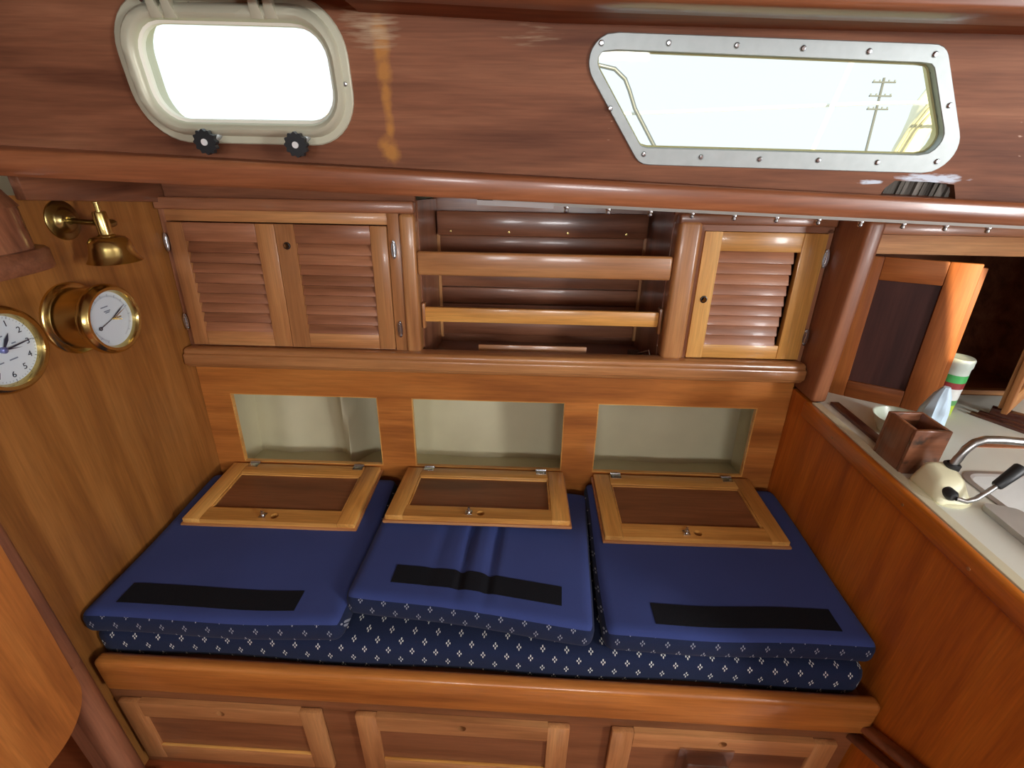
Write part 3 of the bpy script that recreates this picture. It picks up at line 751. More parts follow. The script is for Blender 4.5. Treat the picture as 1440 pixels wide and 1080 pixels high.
for i, (a, b_) in enumerate(((0.028, 0.560), (0.648, 1.193), (1.297, 1.846))):
    dz0, dz1 = -0.020, 0.236
    dr = bpy.data.objects.new('drawer', None); COL.objects.link(dr); dr.parent = st.o; dr.empty_display_size = 0.03
    dr.location = Vector((a, 0.014, dz0)) - Vector(st.base); org = (a, 0.014, dz0)
    def p(nm, bm, mat, **k): return obj(nm, bm, mat, dr, org=org, **k)
    sw = 0.056
    kind = 'teak'
    p('stile', B(a, a+sw, -0.002, 0.0135, dz0, dz1, bev=0.004), wood(kind, 'Z', 0.34, 0.3))
    p('stile', B(b_-sw, b_, -0.002, 0.0135, dz0, dz1, bev=0.004), wood(kind, 'Z', 0.34, 0.3))
    p('rail', bored(a+sw-0.001, b_-sw+0.001, -0.002, 0.0135, dz1-0.058, dz1, ((a+b_)/2, dz1-0.026, 0.0112)), wood(kind, 'X', 0.34, 0.3))
    p('rail', B(a+sw-0.001, b_-sw+0.001, -0.002, 0.0135, dz0, dz0+0.058, bev=0.004), wood(kind, 'X', 0.34, 0.3))
    p('panel', B(a+sw-0.005, b_-sw+0.005, 0.006, 0.0135, dz0+0.05, dz1-0.05), wood('panel', 'X', 0.4, 0.15), smooth=False)
    p('bead', B(a+sw, b_-sw, 0.000, 0.0065, dz0+0.0575, dz0+0.064, bev=0.002), wood('honey', 'X'))
# clear holder screwed on the third drawer
ah = Thing('acrylic_holder', 'small clear plastic holder stuck on the drawer front nearest the galley', 'holder', (1.535, -0.02, 0.085), FS)
hb = BM(); box(hb, 1.470, 1.606, -0.006, -0.0025, 0.060, 0.190, bev=0.001)
ah.part('back_plate', hb, ACRYLIC)
hb = BM(); box(hb, 1.487, 1.586, -0.030, -0.027, 0.085, 0.165, bev=0.001); box(hb, 1.487, 1.490, -0.027, -0.006, 0.085, 0.165); box(hb, 1.583, 1.586, -0.027, -0.006, 0.085, 0.165)
box(hb, 1.487, 1.586, -0.030, -0.006, 0.082, 0.085)
pk = ah.part('pocket', hb, ACRYLIC)
for z in (0.165, 0.150): ah.sub('edge_bead', tube(BM(), [(1.487, -0.0285, z), (1.586, -0.0285, z)], 0.0022), ACRYLIC, pk)

def rounded(w, d, h, r, nx=40, ny=26, nz=6, fn=None):
    """rounded cushion, local origin at the bottom centre front-left = centre; returns (top bm, side bm)"""
    def build(want_top):
        bm = BM(); vs = {}
        def vert(i, j, k):
            key = (i, j, k)
            if key in vs: return vs[key]
            p = Vector((-w/2+w*i/nx, -d/2+d*j/ny, h*k/nz))
            c = Vector((max(-w/2+r, min(w/2-r, p.x)), max(-d/2+r, min(d/2-r, p.y)), max(r*0.9, min(h-r*0.9, p.z))))
            q = p-c
            if q.length > 1e-9:
                m = max(abs(q.x), abs(q.y), abs(q.z)/0.9); q = q.normalized()*m
                q.z *= 0.95
            p = c+q
            if fn: p = fn(p, p.z/h)
            vs[key] = bm.verts.new(p); return vs[key]
        def quad(a, b_, c, d_, top):
            if top == want_top: bm.faces.new((vert(*a), vert(*b_), vert(*c), vert(*d_)))
        for i in range(nx):
            for j in range(ny):
                quad((i,j,nz),(i+1,j,nz),(i+1,j+1,nz),(i,j+1,nz), True)
                quad((i,j,0),(i,j+1,0),(i+1,j+1,0),(i+1,j,0), False)
        for k in range(nz):
            t = False
            for i in range(nx):
                quad((i,0,k),(i+1,0,k),(i+1,0,k+1),(i,0,k+1), t); quad((i,ny,k),(i,ny,k+1),(i+1,ny,k+1),(i+1,ny,k), t)
            for j in range(ny):
                quad((0,j,k),(0,j,k+1),(0,j+1,k+1),(0,j+1,k), t); quad((nx,j,k),(nx,j+1,k),(nx,j+1,k+1),(nx,j,k+1), t)
        bmesh.ops.recalc_face_normals(bm, faces=bm.faces) if not want_top else None
        return bm
    return build(True), build(False)
def soft(amp, s=0):
    def fn(p, t):
        return p + Vector((0.004*math.sin(p.y*9+s), 0.004*math.sin(p.x*11+s*2), t*amp*(math.sin(p.x*7+s)*math.sin(p.y*9+1.3*s) + 0.5*math.sin(p.x*23+s))))
    return fn
# long seat cushion
tb_, sb_ = rounded(1.880, 0.585, 0.095, 0.034, 90, 30, 6, soft(0.0015, 1))
merge(sb_, tb_); bmesh.ops.remove_doubles(sb_, verts=sb_.verts, dist=1e-6)
bc = obj('seat_cushion', sb_, MOTIF, angle=80)
bc.matrix_world = Matrix.Translation((0.949, 0.318, 0.357)) @ Matrix.Rotation(-0.0158, 4, 'Z')
tag(bc, 'long navy seat cushion with small white motifs lying on the settee under the other cushions', 'cushion')
# three back cushions lying face down on it
def back_cushion(label, w, d, h, loc, rz, ry, rx, strip, fn, s):
    t = Thing('back_cushion', label, 'cushion', (0,0,0), Matrix.Translation(loc) @ Matrix.Rotation(rz, 4, 'Z') @ Matrix.Rotation(ry, 4, 'Y') @ Matrix.Rotation(rx, 4, 'X'), group='back cushions laid on the settee')
    a, b_ = rounded(w, d, h, 0.026, 56, 48, 6, fn)
    o = t.part('plain_back', a, BLUE, angle=85)
    t.part('patterned_boxing', b_, MOTIF_DULL, angle=85)
    sx0, sx1, sy0, sy1 = strip; n = 110; bm = BM(); rows = []
    for lay in (0.0030, -0.002):
        for y in (sy0, sy1):
            rows.append([bm.verts.new(fn(Vector((sx0+(sx1-sx0)*k/n, y, h)), 1.0) + Vector((0, 0, lay))) for k in range(n+1)])
    for k in range(n):
        bm.faces.new((rows[0][k], rows[0][k+1], rows[1][k+1], rows[1][k]))
        bm.faces.new((rows[0][k+1], rows[0][k], rows[2][k], rows[2][k+1]))
        bm.faces.new((rows[1][k], rows[1][k+1], rows[3][k+1], rows[3][k]))
    for e in (0, n): bm.faces.new((rows[0][e], rows[1][e], rows[3][e], rows[2][e]))
    bmesh.ops.recalc_face_normals(bm, faces=bm.faces)
    t.part('hook_strip', bm, VELCRO)
    return t
def wrinkle(p, t):
    q = soft(0.0012, 4)(p, t)
    for c, wd, am in ((-0.030, 0.011, 0.020), (0.042, 0.012, 0.018), (-0.105, 0.016, 0.005)):
        k = math.exp(-((p.x-c-0.02*(p.y))/wd)**2) * math.exp(-((p.y+0.06)/0.13)**2)
        q.z -= t*am*k
    k = max(0.0, min(1.0, (p.y-0.01)/0.24)); q.z -= t*0.042*k*k*(3-2*k)
    q.z += t*0.006*math.exp(-((p.x-0.005)/0.06)**2)*math.exp(-((p.y+0.08)/0.14)**2)
    return q
back_cushion('plain blue cushion back with black strip, lying next to the bulkhead with the clock', 0.634, 0.565, 0.066, (0.322, 0.306, 0.4545), 0.0, 0, 0,
             (-0.247, 0.193, -0.243, -0.186), soft(0.0015, 2), 2)
back_cushion('raised blue cushion back with creases across its black strip, between two flat ones', 0.612, 0.545, 0.070, (0.950, 0.335, 0.472), -0.088, 0.036, 0.012,
             (-0.205, 0.225, -0.215, -0.160), wrinkle, 4)
back_cushion('plain blue cushion back with black strip, lying against the galley partition', 0.632, 0.575, 0.066, (1.579, 0.314, 0.4545), -0.008, 0, 0,
             (-0.192, 0.246, -0.250, -0.192), soft(0.0015, 6), 6)

# ================================================================== ON THE FORWARD BULKHEAD
def text_mesh(body, size, mat, parent, loc, name='numeral', rot=0.0):
    cu = bpy.data.curves.new('txt', 'FONT'); cu.body = body; cu.size = size; cu.align_x = 'CENTER'; cu.align_y = 'CENTER'; cu.extrude = 0.0002
    tmp = bpy.data.objects.new('txt', cu); COL.objects.link(tmp)
    dg = bpy.context.evaluated_depsgraph_get(); me = bpy.data.meshes.new_from_object(tmp.evaluated_get(dg))
    bpy.data.objects.remove(tmp); bpy.data.curves.remove(cu)
    me.name = name; me.materials.clear(); me.materials.append(mat)
    o = bpy.data.objects.new(name, me); COL.objects.link(o); o.parent = parent; o.location = loc; o.rotation_euler = (0, 0, rot)
    return o
def instrument(name, label, cat, y, z, rb, depth):
    t = Thing(name, label, cat, (0,0,0), FL(y, z))
    t.part('wall_flange', lathe(BM(), [(0, 0), (rb*1.02, 0), (rb*1.02, 0.006), (rb*0.98, 0.009), (rb*0.90, 0.010), (rb*0.86, 0.012), (rb*0.86, 0.02)], seg=56), BRASS)
    t.part('case', lathe(BM(), [(rb*0.86, 0.010), (rb*0.86, depth-0.026)], seg=56), BRASS)
    t.part('bezel', lathe(BM(), [(rb*0.86, depth-0.030), (rb*0.95, depth-0.026), (rb*1.0, depth-0.020), (rb*1.0, depth-0.012), (rb*0.97, depth-0.005),
                                 (rb*0.90, depth), (rb*0.82, depth-0.001), (rb*0.79, depth-0.006), (rb*0.77, depth-0.012), (rb*0.77, depth-0.018)], seg=64), BRASS)
    d = t.part('dial', lathe(BM(), [(0, depth-0.014), (rb*0.775, depth-0.014), (rb*0.775, depth-0.018)], seg=56), DIAL)
    return t, d, depth-0.0137
def hand(t, d, zz, ang, l0, l1, w0, w1, name='hand', mat=INK):
    """ang clockwise from 12"""
    bm = BM(); dx, dy = math.sin(ang), math.cos(ang); nx, ny = dy, -dx
    pts = [(dx*l0+nx*w0, dy*l0+ny*w0), (dx*l1*0.6+nx*w1, dy*l1*0.6+ny*w1), (dx*l1, dy*l1), (dx*l1*0.6-nx*w1, dy*l1*0.6-ny*w1), (dx*l0-nx*w0, dy*l0-ny*w0)]
    lo = [bm.verts.new((a, b_, zz)) for a, b_ in pts]; hi = [bm.verts.new((a, b_, zz+0.0008)) for a, b_ in pts]
    bm.faces.new(lo); bm.faces.new(hi)
    for i in range(5): bm.faces.new((lo[i], lo[(i+1) % 5], hi[(i+1) % 5], hi[i]))
    bmesh.ops.recalc_face_normals(bm, faces=bm.faces)
    return t.sub(name, bm, mat, d, smooth=False)
rb = 0.083
ck, cd, cz_ = instrument('ship_clock', 'round brass clock with black numerals on the bulkhead, half cut off', 'clock', 0.078, 1.180, rb, 0.098)
for n in range(1, 13):
    a = 2*PI*n/12; text_mesh(str(n), 0.0165, INK, cd, (math.sin(a)*rb*0.60, math.cos(a)*rb*0.60, cz_+0.0003))
tk = BM()
for n in range(60):
    a = 2*PI*n/60; r0, r1 = rb*0.71, rb*(0.745 if n % 5 else 0.76); w_ = 0.0004 if n % 5 else 0.0008
    dx, dy = math.sin(a), math.cos(a)
    vs = [tk.verts.new((dx*r+s*dy*w_, dy*r-s*dx*w_, cz_+0.0004)) for r, s in ((r0,-1),(r1,-1),(r1,1),(r0,1))]; tk.faces.new(vs)
ck.sub('minute_ticks', tk, FAINT, cd, smooth=False)
for dx_, dy_, w_ in ((0.012, -0.022, 0.016), (-0.014, -0.022, 0.014), (0.0, 0.024, 0.020), (0.024, 0.006, 0.008)):
    ck.sub('dial_print', B(dx_-w_/2, dx_+w_/2, dy_-0.0012, dy_+0.0012, cz_+0.0002, cz_+0.0005), FAINT, cd)
hand(ck, cd, cz_+0.003, math.radians(36), 0.0, rb*0.40, 0.0012, 0.0034, 'hour_hand')
hand(ck, cd, cz_+0.005, math.radians(86), 0.0, rb*0.70, 0.0016, 0.0012, 'minute_hand')
hand(ck, cd, cz_+0.004, math.radians(99), 0.0, rb*0.40, 0.0007, 0.0006, 'second_hand')
ck.sub('hand_boss', lathe(BM(), [(0.006, cz_), (0.006, cz_+0.006), (0.004, cz_+0.008), (0, cz_+0.0085)], seg=20), simple('blued_steel', lin(110, 118, 170), 0.35, 0.4), cd)

bt, bd_, bz_ = instrument('barometer', 'small round brass barometer with fine pointers below the brass lamp', 'barometer', 0.322, 1.160, 0.081, 0.100)
rb2 = 0.081; tk = BM()
for n in range(75):
    a = math.radians(-150+300*n/74); r0, r1 = rb2*0.62, rb2*(0.67 if n % 5 else 0.70)
    dx, dy = math.sin(a), math.cos(a); w_ = 0.0004 if n % 5 else 0.0007
    vs = [tk.verts.new((dx*r+s*dy*w_, dy*r-s*dx*w_, bz_+0.0004)) for r, s in ((r0,-1),(r1,-1),(r1,1),(r0,1))]; tk.faces.new(vs)
bt.sub('scale_ticks', tk, FAINT, bd_, smooth=False)
for dx_, dy_, w_ in ((-0.006, 0.030, 0.020), (-0.002, 0.020, 0.018), (-0.002, 0.0165, 0.012)):
    bt.sub('dial_print', B(dx_-w_/2, dx_+w_/2, dy_-0.0012, dy_+0.0012, bz_+0.0002, bz_+0.0005), FAINT, bd_)
hand(bt, bd_, bz_+0.003, math.radians(64), 0.0, rb2*0.62, 0.0006, 0.0012, 'pointer')
hand(bt, bd_, bz_+0.003, math.radians(253), 0.0, rb2*0.56, 0.0006, 0.0008, 'pointer_tail')
bt.sub('crescent', lathe(BM(), [(0.0025, bz_+0.003), (0.0045, bz_+0.003), (0.0045, bz_+0.0038), (0.0025, bz_+0.0038)], (-0.037, -0.0115, 0), seg=18), INK, bd_)
hand(bt, bd_, bz_+0.006, math.radians(70), 0.0, rb2*0.54, 0.0007, 0.0007, 'set_hand', BRASS)
for sgn in (-0.0035, 0.0035):
    bt.sub('set_knob', tube(BM(), [(0, 0, bz_+0.004), (0.013, sgn, bz_+0.016)], 0.0014), BRASS, bd_)

lp = Thing('wall_lamp', 'brass swivel reading lamp with bell shade on the bulkhead', 'lamp', (0,0,0), FL(0.385, 1.370))
lp.part('back_plate', lathe(BM(), [(0, 0), (0.043, 0), (0.043, 0.003), (0.039, 0.006), (0.030, 0.007), (0.026, 0.010), (0.022, 0.016), (0.014, 0.019), (0, 0.020)], seg=40), BRASS_OLD)
lp.part('arm', tube(BM(), [(0, 0, 0.016), (0, -0.002, 0.04), (-0.004, -0.003, 0.07), (-0.008, -0.002, 0.086)], [0.007, 0.006, 0.006, 0.008], 14), BRASS_OLD)
for s in (-1, 1): lp.part('socket_pin', B(-0.006, 0.006, s*0.006-0.002, s*0.006+0.002, 0.018, 0.026), BRASS_OLD)
RY = Matrix.Rotation(-PI/2, 4, 'X')    # axis along local y (world z)
LX, LZ = -0.012, 0.102
lp.part('socket', lathe(BM(), [(0, 0.022), (0.012, 0.022), (0.0135, 0.018), (0.014, -0.026), (0.018, -0.030), (0.018, -0.036)], (LX, 0, LZ), rot=RY, seg=28), BRASS)
lp.part('switch_stem', lathe(BM(), [(0.0055, 0.020), (0.0055, 0.038), (0.007, 0.039), (0.007, 0.042), (0, 0.043)], (LX, 0, LZ), rot=RY, seg=20), BRASS)
lp.part('shade', lathe(BM(), [(0.012, -0.030), (0.024, -0.031), (0.033, -0.034), (0.039, -0.041), (0.0415, -0.054), (0.0445, -0.068), (0.0485, -0.079), (0.054, -0.086), (0.0525, -0.0868), (0.0465, -0.079), (0.0425, -0.068), (0.0395, -0.054), (0.037, -0.043), (0.031, -0.037)], (LX, 0, LZ), rot=RY, seg=44), BRASS)
lp.part('bulb', lathe(BM(), [(0.010, -0.036), (0.016, -0.050), (0.015, -0.064), (0.008, -0.072), (0, -0.073)], (LX, 0, LZ), rot=RY, seg=20), simple('frosted_bulb', lin(230, 226, 214), 0.4))
lp.part('pivot_knob', lathe(BM(), [(0, -0.012), (0.008, -0.012), (0.009, 0.0), (0.007, 0.008), (0, 0.009)], (LX+0.024, -0.006, LZ), axis='X', seg=18), BRASS_OLD)

cbk = Thing('wooden_corbel', 'rounded dark wooden corbel with a block foot under the window ledge', 'corbel', (0, 0.19, 1.285))
def dsec(hw, dep, cy, n=14):
    pts = [(0.001, cy-hw)]
    for i in range(n+1):
        a = -PI/2+PI*i/n; ca, sa = math.cos(a), math.sin(a)
        pts.append((0.001+dep*(abs(ca)**0.7)*(1 if ca > 0 else 0), cy+hw*(abs(sa)**0.7)*(1 if sa >= 0 else -1)))
    pts.append((0.001, cy+hw)); return pts
def dcol(secs):
    bm = BM(); ls_ = [[Vector((x, y, z)) for x, y in dsec(hw, dep, cy)] for hw, dep, cy, z in secs]
    ringloft(bm, ls_)
    for l in (ls_[0], ls_[-1]): bm.faces.new([bm.verts.new(p) for p in l])
    bmesh.ops.remove_doubles(bm, verts=bm.verts, dist=1e-6); bmesh.ops.recalc_face_normals(bm, faces=bm.faces); return bm
cbk.part('column', dcol([(0.085, 0.062, 0.185, 1.333), (0.082, 0.056, 0.190, 1.37), (0.080, 0.050, 0.195, 1.415)]), wood('mahogany', 'Z', 0.25, 0.7))
cbk.part('capital', dcol([(0.086, 0.056, 0.190, 1.414), (0.070, 0.044, 0.185, 1.450)]), wood('mahogany', 'Z', 0.3, 0.5))
cbk.part('block_foot', dcol([(0.110, 0.078, 0.178, 1.294), (0.112, 0.080, 0.178, 1.298), (0.112, 0.080, 0.178, 1.330), (0.108, 0.076, 0.178, 1.335)]), wood('mahogany', 'X', 0.36, 0.3))

tl = BM(); plate(tl, rpoly([(-0.95, 0.33), (-0.072, 0.33), (-0.058, 1.02), (-0.95, 1.02)], [0.05, 0.10, 0.05, 0.05], 10), [], 0, 0.024)
for v in tl.verts: v.co = Vector((0.062-v.co.y, v.co.x, v.co.z))
bmesh.ops.recalc_face_normals(tl, faces=tl.faces)
ft = Thing('folded_table', 'folded varnished table leaf with rounded corner, hung beside the doorway post', 'table', (0.05, -0.5, 0.33))
ft.part('leaf', tl, wood('ply', 'Z', 0.5, 0.06))
ft.part('hinge_strip', B(0.0385, 0.056, -0.064, -0.040, 0.46, 1.0, bev=0.004), wood('mahogany', 'Z', 0.5, 0.1))

# ================================================================== GALLEY
CT = 0.870
gc = Thing('galley_counter', 'white laminate galley counter with a sink behind the partition', 'counter', (2.4, 0, FLOOR_Z))
SINK = rpoly([(2.075, -0.20), (2.50, -0.20), (2.50, 0.215), (2.075, 0.215)], 0.03, 5)
ctp = plate(BM(), [Vector(p) for p in [(1.926, -0.27), (3.1, -0.27), (3.1, 0.64), (1.926, 0.64)]], [SINK], -0.02, 0.0)
for v in ctp.verts: v.co = Vector((v.co.x, v.co.z, CT+v.co.y))
bmesh.ops.recalc_face_normals(ctp, faces=ctp.faces)
gc.part('worktop', ctp, WHITE, smooth=False)
gc.part('carcass', B(1.926, 3.1, -0.25, 0.64, FLOOR_Z, 0.58), wood('mahogany', 'Z'), smooth=False)
gc.part('front_panel', B(1.926, 3.1, -0.262, -0.250, FLOOR_Z, 0.849), wood('mahogany', 'Z'), smooth=False)
gc.part('edge_strip', B(1.9035, 1.9265, -0.27, 0.552, 0.8685, 0.8745, bev=0.001), simple('yellowed_laminate', lin(214, 208, 178), 0.4, var=0.08), smooth=False)
gc.part('back_fiddle', B(1.954, 1.978, 0.325, 0.550, CT, CT+0.010, bev=0.002), wood('dark', 'Y'))
gc.part('seam_strip', B(2.20, 3.0, 0.338, 0.352, CT, CT+0.003), wood('teak_red', 'X'))
sk = BM(); rs = [Vector((p.x, p.y)) for p in SINK]
def l3(l, z): return [Vector((p[0], p[1], z)) for p in l]
ringloft(sk, [l3(shrink(rs, -0.016), CT+0.002), l3(shrink(rs, -0.004), CT+0.004), l3(shrink(rs, 0.002), CT), l3(shrink(rs, 0.012), CT-0.12), l3(shrink(rs, 0.03), CT-0.15)])
sk.faces.new([sk.verts.new(p) for p in l3(shrink(rs, 0.03), CT-0.15)]); bmesh.ops.remove_doubles(sk, verts=sk.verts, dist=1e-6)
gc.part('sink', sk, simple('satin_steel', lin(186, 182, 176), 0.45, 0.5, var=0.08))

gl = Thing('galley_locker', 'open galley locker with two panelled doors ajar and a dark inside', 'locker', (2.3, 0, 0.86), FB)
gl.part('frame_stile', B(1.947, 2.000, 0.0, 0.02, 0.86, 1.285), wood('teak', 'Z'))
gl.part('frame_stile', B(2.600, 2.66, 0.0, 0.02, 0.86, 1.285), wood('teak', 'Z'))
gl.part('frame_rail', B(1.947, 2.66, 0.0, 0.02, 1.284, 1.335), wood('teak', 'X', 0.5, 0.0))
gl.part('crown_moulding', B(1.947, 2.66, -0.012, 0.02, 1.336, 1.366, bev=0.005), wood('teak_red', 'X'))
gl.part('bottom_rail', B(2.000, 2.600, 0.0, 0.02, 0.862, 0.882), wood('teak', 'X'))
ins = BM()
box(ins, 1.96, 2.65, 0.40, 0.41, 0.87, 1.34); box(ins, 1.955, 1.96, 0.02, 0.41, 0.87, 1.34); box(ins, 2.645, 2.65, 0.02, 0.41, 0.87, 1.34); box(ins, 1.96, 2.65, 0.02, 0.41, 1.335, 1.34)
gl.part('carcass', ins, wood('mahogany', 'X', 0.6, 0.0), smooth=False)
gl.part('shelf_board', B(1.96, 2.645, 0.021, 0.40, 0.868, 0.882), wood('panel', 'X'), smooth=False)
def locker_door(hx, ang, w, z0, z1, sgn):
    """hinged at hx, opening inboard by ang; sgn +1 extends towards +x when shut"""
    m = Matrix.Translation((hx, -0.006, z0)) @ Matrix.Rotation(-ang*sgn, 4, 'Z')
    dr = bpy.data.objects.new('door', None); COL.objects.link(dr); dr.parent = gl.o; dr.empty_display_size = 0.03
    dr.matrix_basis = Matrix.Translation(-Vector(gl.base)) @ m
    h = z1-z0; a, b_ = (0, w) if sgn > 0 else (-w, 0)
    S = 0.045; k = 'locker' if sgn > 0 else 'teak'
    wm = lambda ax: wood(k, ax, 0.5, 0.0)
    obj('stile', B(a, a+S, -0.014, 0, 0, h, bev=0.0025), wm('Z'), dr); obj('stile', B(b_-S-0.02*(sgn > 0), b_, -0.014, 0, 0, h, bev=0.0025), wm('Z'), dr)
    e = b_-S-0.02*(sgn > 0)
    obj('rail', B(a+S, e, -0.0135, 0, h-0.062, h, bev=0.002), wm('X'), dr); obj('rail', B(a+S, e, -0.0135, 0, 0, 0.052, bev=0.002), wm('X'), dr)
    obj('panel', B(a+S-0.004, e+0.004, -0.006, -0.001, 0.048, h-0.058), wood('door_dark' if sgn > 0 else 'panel', 'Z', 0.55, 0.0), dr)
    obj('inner_lip', B(a+0.012, b_+(0.012 if sgn > 0 else -0.012), 0.0005, 0.010, 0.010, h-0.010, bev=0.002), wm('Z'), dr)
    return dr
locker_door(1.999, math.radians(34), 0.247, 0.866, 1.280, 1)
locker_door(2.598, math.radians(37), 0.300, 0.888, 1.275, -1)
for hz, hx_ in ((1.218, 1.985), (0.948, 1.981)): hinge(gl, hx_, hz, y=-0.002, h=0.060)

bx_ = Thing('utensil_box', 'scuffed square wooden box standing at the counter edge', 'box', (1.965, 0.26, CT))
X0, X1, Y0, Y1, H = 1.922, 2.002, 0.214, 0.306, 0.115
def box_marks(nt, tc, out):
    n = nd(nt, 'ShaderNodeTexNoise'); n.inputs['Scale'].default_value = 22; n.inputs['Detail'].default_value = 3
    nt.links.new(tc.outputs['Object'], n.inputs['Vector'])
    r = nd(nt, 'ShaderNodeMapRange'); r.inputs[1].default_value = 0.56; r.inputs[2].default_value = 0.66
    nt.links.new(n.outputs[0], r.inputs[0]); return mixc(nt, r.outputs[0], out, lin(60, 44, 34))
bm_ = wood('mahogany', 'X', 0.3, 0.4, extra=box_marks)
bx_.part('front', B(X0, X1, Y0, Y0+0.009, CT, CT+H, bev=0.002), bm_); bx_.part('back', B(X0, X1, Y1-0.009, Y1, CT, CT+H, bev=0.002), bm_)
bx_.part('side', B(X0, X0+0.009, Y0+0.009, Y1-0.009, CT, CT+H, bev=0.002), wood('mahogany', 'Z', 0.3, 0.4)); bx_.part('side', B(X1-0.009, X1, Y0+0.009, Y1-0.009, CT, CT+H, bev=0.002), wood('mahogany', 'Z', 0.3, 0.4))
bx_.part('bottom', B(X0+0.009, X1-0.009, Y0+0.009, Y1-0.009, CT, CT+0.008), wood('dark', 'X'))

# paper tissue stuffed in a jar beside the bottle
tsb = BM(); n = 24; rings = []
for k, (r, z) in enumerate(((0.022, 0.0), (0.030, 0.03), (0.027, 0.07), (0.018, 0.11), (0.007, 0.135))):
    rings.append([Vector((2.115+(r*(1+0.22*math.sin(i*2.3+k*1.7)))*math.cos(2*PI*i/n)+0.006*k*0.5, 0.405+(r*(1+0.22*math.sin(i*1.7+k)))*math.sin(2*PI*i/n), CT+z)) for i in range(n)])
ringloft(tsb, rings); tsb.faces.new([tsb.verts.new(p) for p in rings[-1]])
tag(obj('paper_towel', tsb, simple('pale_blue_paper', lin(200, 222, 238), 0.8, var=0.05), angle=70), 'crumpled pale blue paper towel standing beside the wooden box', 'paper towel')

bo = Thing('bottle', 'clear topped bottle with green and red label beside the open locker door', 'bottle', (2.250, 0.53, CT))
def band(r0, r1, z0, z1): return lathe(BM(), [(0, z0), (r0, z0), (r1, z1), (0, z1)], (2.250, 0.53, CT), 'Z', 32)
bo.part('lower_label', band(0.030, 0.030, 0.0, 0.032), simple('lime_label', lin(176, 204, 58), 0.45))
bo.part('label_band', band(0.0302, 0.0302, 0.0322, 0.048), simple('green_label', lin(96, 158, 96), 0.45))
bo.part('white_label', band(0.0302, 0.0302, 0.0482, 0.082), simple('white_label', lin(216, 218, 214), 0.45, var=0.1, vscale=120))
bo.part('red_label', band(0.0304, 0.0304, 0.0822, 0.100), simple('red_label', lin(140, 46, 48), 0.45))
bo.part('green_shoulder', band(0.0302, 0.0302, 0.1002, 0.122), simple('leaf_green_label', lin(70, 168, 90), 0.4))
bo.part('neck', lathe(BM(), [(0, 0.1222), (0.0295, 0.1222), (0.0295, 0.140), (0.0315, 0.143), (0.0315, 0.164), (0.029, 0.168), (0, 0.168)], (2.250, 0.53, CT), 'Z', 32), simple('cloudy_plastic', lin(196, 206, 196), 0.35, var=0.12, vscale=60))

bw = Thing('bowl', 'pale green bowl half hidden under the open locker door', 'bowl', (2.040, 0.40, CT))
bw.part('body', lathe(BM(), [(0, 0.0), (0.035, 0.0), (0.040, 0.006), (0.054, 0.030), (0.060, 0.046), (0.0615, 0.048), (0.058, 0.047), (0.050, 0.030), (0.036, 0.010), (0, 0.008)], (2.040, 0.40, CT), 'Z', 40), simple('pale_green_glaze', lin(212, 224, 206), 0.3, coat=0.4))
bw.part('foot_ring', lathe(BM(), [(0.036, 0.0), (0.040, 0.0), (0.040, 0.004), (0.036, 0.004)], (2.040, 0.40, CT), 'Z', 32), simple('pale_green_glaze', lin(212, 224, 206), 0.3))

pm = Thing('hand_pump', 'cream hand pump with steel spout and black gripped lever at the counter edge', 'pump', (1.965, 0.14, CT))
pb = BM(); hexa(pb, [(1.912, 0.085, CT), (2.010, 0.085, CT), (2.020, 0.200, CT), (1.915, 0.205, CT), (1.930, 0.125, CT+0.052), (1.985, 0.115, CT+0.060), (1.998, 0.185, CT+0.078), (1.930, 0.190, CT+0.074)], 0.016, 4)
bmesh.ops.scale(pb, vec=(0.82, 0.82, 0.86), space=Matrix.Translation((-1.966, -0.152, -CT)), verts=pb.verts)
pm.part('body', pb, CREAM)
pm.part('base_plate', lathe(BM(), [(0, 0), (0.054, 0), (0.056, 0.003), (0.052, 0.006), (0, 0.006)], (1.966, 0.150, CT), 'Z', 40), CREAM)
sp_ = Vector((1.982, 0.165, CT+0.058))
pm.part('spout_collar', lathe(BM(), [(0.015, -0.004), (0.0155, 0.006), (0.012, 0.009), (0.010, 0.009)], tuple(sp_), 'Z', 24), BLACK)
pts = [sp_, sp_+Vector((0.006, 0.0, 0.022)), sp_+Vector((0.014, 0.002, 0.044)), sp_+Vector((0.026, 0.003, 0.060)), sp_+Vector((0.044, 0.003, 0.068)), sp_+Vector((0.075, 0.0, 0.070)), sp_+Vector((0.150, -0.010, 0.070)), sp_+Vector((0.190, -0.014, 0.066)), sp_+Vector((0.205, -0.015, 0.050))]
pm.part('spout', tube(BM(), pts, 0.0085, 14), STEEL)
pv = Vector((1.950, 0.110, CT+0.026))
pm.part('pivot_cap', lathe(BM(), [(0, -0.012), (0.008, -0.011), (0.012, -0.006), (0.012, 0.010)], tuple(pv), 'Y', 20), BLACK)
lv = [pv+Vector((0.004, -0.012, -0.002)), pv+Vector((0.020, -0.018, -0.004)), pv+Vector((0.036, -0.018, 0.004)), pv+Vector((0.056, -0.014, 0.020)), pv+Vector((0.074, -0.010, 0.036))]
pm.part('lever', tube(BM(), lv, 0.005, 12), STEEL)
g0 = pv+Vector((0.070, -0.011, 0.032)); g1 = pv+Vector((0.112, 0.000, 0.072))
pm.part('grip', tube(BM(), [g0, g0.lerp(g1, 0.05), g0.lerp(g1, 0.95), g1], [0.0085, 0.010, 0.0125, 0.011], 16), BLACK)

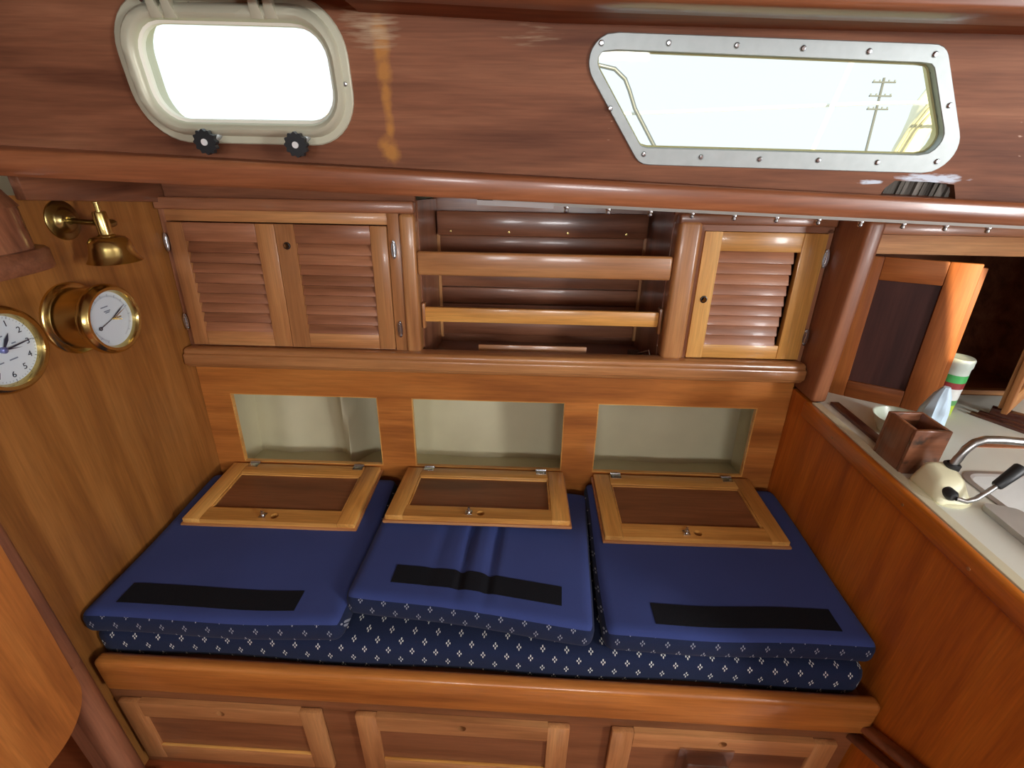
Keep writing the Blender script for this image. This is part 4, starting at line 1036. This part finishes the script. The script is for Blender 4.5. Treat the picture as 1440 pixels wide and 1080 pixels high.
cvb = BM(); outl = rpoly([(2.000, -0.24), (2.075, -0.24), (2.075, 0.085), (2.012, 0.105)], 0.012, 4)
plate(cvb, outl, [], 0.0, 0.012)
for v in cvb.verts: v.co = Vector((v.co.x, v.co.z, CT+0.001+v.co.y))
bmesh.ops.recalc_face_normals(cvb, faces=cvb.faces)
def board_stain(): return simple('grey_marbled_board', lin(176, 172, 164), 0.4, var=0.35, vscale=14)
ob = Thing('cutting_board', 'narrow grey marbled cutting board lying along the sink edge', 'cutting board', (2.04, -0.07, CT))
ob.part('board', cvb, board_stain(), smooth=False)
for i, (ya, yb_, xa, xb_, nm) in enumerate(((0.515, 0.30, 2.330, 2.46, 'thin dark wooden batten lying nearest the sink under the second locker door'),
                                          (0.520, 0.32, 2.356, 2.50, 'thin dark wooden batten lying between two others beneath the second locker door'),
                                          (0.525, 0.34, 2.392, 2.57, 'wide dark wooden batten lying furthest from the sink beneath the second locker door'))):
    a, b_ = Vector((xa, ya, 0)), Vector((xb_, yb_, 0)); d = (b_-a).normalized(); nrm = Vector((-d.y, d.x, 0)); w_ = (0.006, 0.006, 0.012)[i]; hh = (0.010, 0.010, 0.022)[i]
    q = [a-nrm*w_, b_-nrm*w_, b_+nrm*w_, a+nrm*w_]
    tag(obj('wooden_batten', hexa(BM(), [Vector((p.x, p.y, CT)) for p in q]+[Vector((p.x, p.y, CT+hh)) for p in q], 0.002), wood('dark', 'Y', 0.35, 0.3)), nm, 'batten', 'battens on the galley counter')

# ================================================================== OUTSIDE THE WINDOW
up_ = Thing('utility_pole', 'distant utility pole with three crossarms seen through the trapezoid window', 'utility pole', (16.45, 24, -4))
POLE = simple('weathered_pole', lin(104, 106, 104), 0.9)
up_.part('shaft', tube(BM(), [(16.5, 24, -4), (16.38, 24, 1.7), (16.21, 24, 4.55)], [0.075, 0.055, 0.05], 10), POLE)
for xa, xb_, z in ((15.75, 16.72, 4.38), (15.78, 16.72, 3.87), (15.85, 16.75, 3.37)):
    arm = up_.part('crossarm', B(xa, xb_, 23.93, 24.0, z-0.03, z+0.03), POLE)
    for k in (0.05, 0.3, 0.7, 0.95):
        up_.sub('insulator', lathe(BM(), [(0.03, 0.03), (0.035, 0.09), (0, 0.10)], (xa+(xb_-xa)*k, 23.96, z), 'Z', 10), simple('grey_insulator', lin(130, 134, 130), 0.5), arm)
WHT = simple('white_coated_wire', lin(245, 245, 240), 0.4)
tag(obj('reflection_streak', tube(BM(), [(2.09, 1.3, 1.47), (2.165, 1.3, 1.85), (2.30, 1.28, 2.55)], 0.009), WHT), 'white reflection streak modelled as a tube rising past the trapezoid window', 'reflection streak')  # white tube standing in for a reflection streak on the glass
tag(obj('lifeline', tube(BM(), [(-0.5, 1.34, 1.63), (1.4, 1.34, 1.655), (2.3, 1.34, 1.70), (3.4, 1.34, 1.73)], 0.006), WHT), 'white lifeline wire running level outside the windows', 'lifeline')
tag(obj('grab_rail', tube(BM(), [(1.12, 1.32, 1.79), (1.29, 1.30, 1.800), (1.345, 1.30, 1.790), (1.385, 1.30, 1.760), (1.405, 1.30, 1.725), (1.431, 1.30, 1.670), (1.525, 1.30, 1.54), (1.60, 1.30, 1.36)], 0.0075), simple('grey_rail', lin(120, 124, 128), 0.4, 0.5)), 'bent grey rail outside the trapezoid window', 'rail')
sf = Thing('furled_cover', 'furled cream canvas cover with ropes outside the trapezoid window', 'canvas cover', (2.66, 1.6, 1.3))
sf.part('canvas', tube(BM(), [(2.655, 1.62, 1.35), (2.665, 1.62, 1.55), (2.70, 1.62, 1.70), (2.77, 1.62, 1.86), (2.85, 1.62, 2.0)], [0.045, 0.05, 0.06, 0.06, 0.04], 16), simple('cream_canvas', lin(240, 234, 208), 0.9, var=0.04))
for dx in (-0.05, -0.035, -0.015):
    sf.part('rope', tube(BM(), [(2.60+dx, 1.57, 1.42), (2.66+dx, 1.57, 1.62), (2.78+dx, 1.57, 1.86)], 0.0045), simple('tan_rope', lin(190, 182, 150), 0.9))
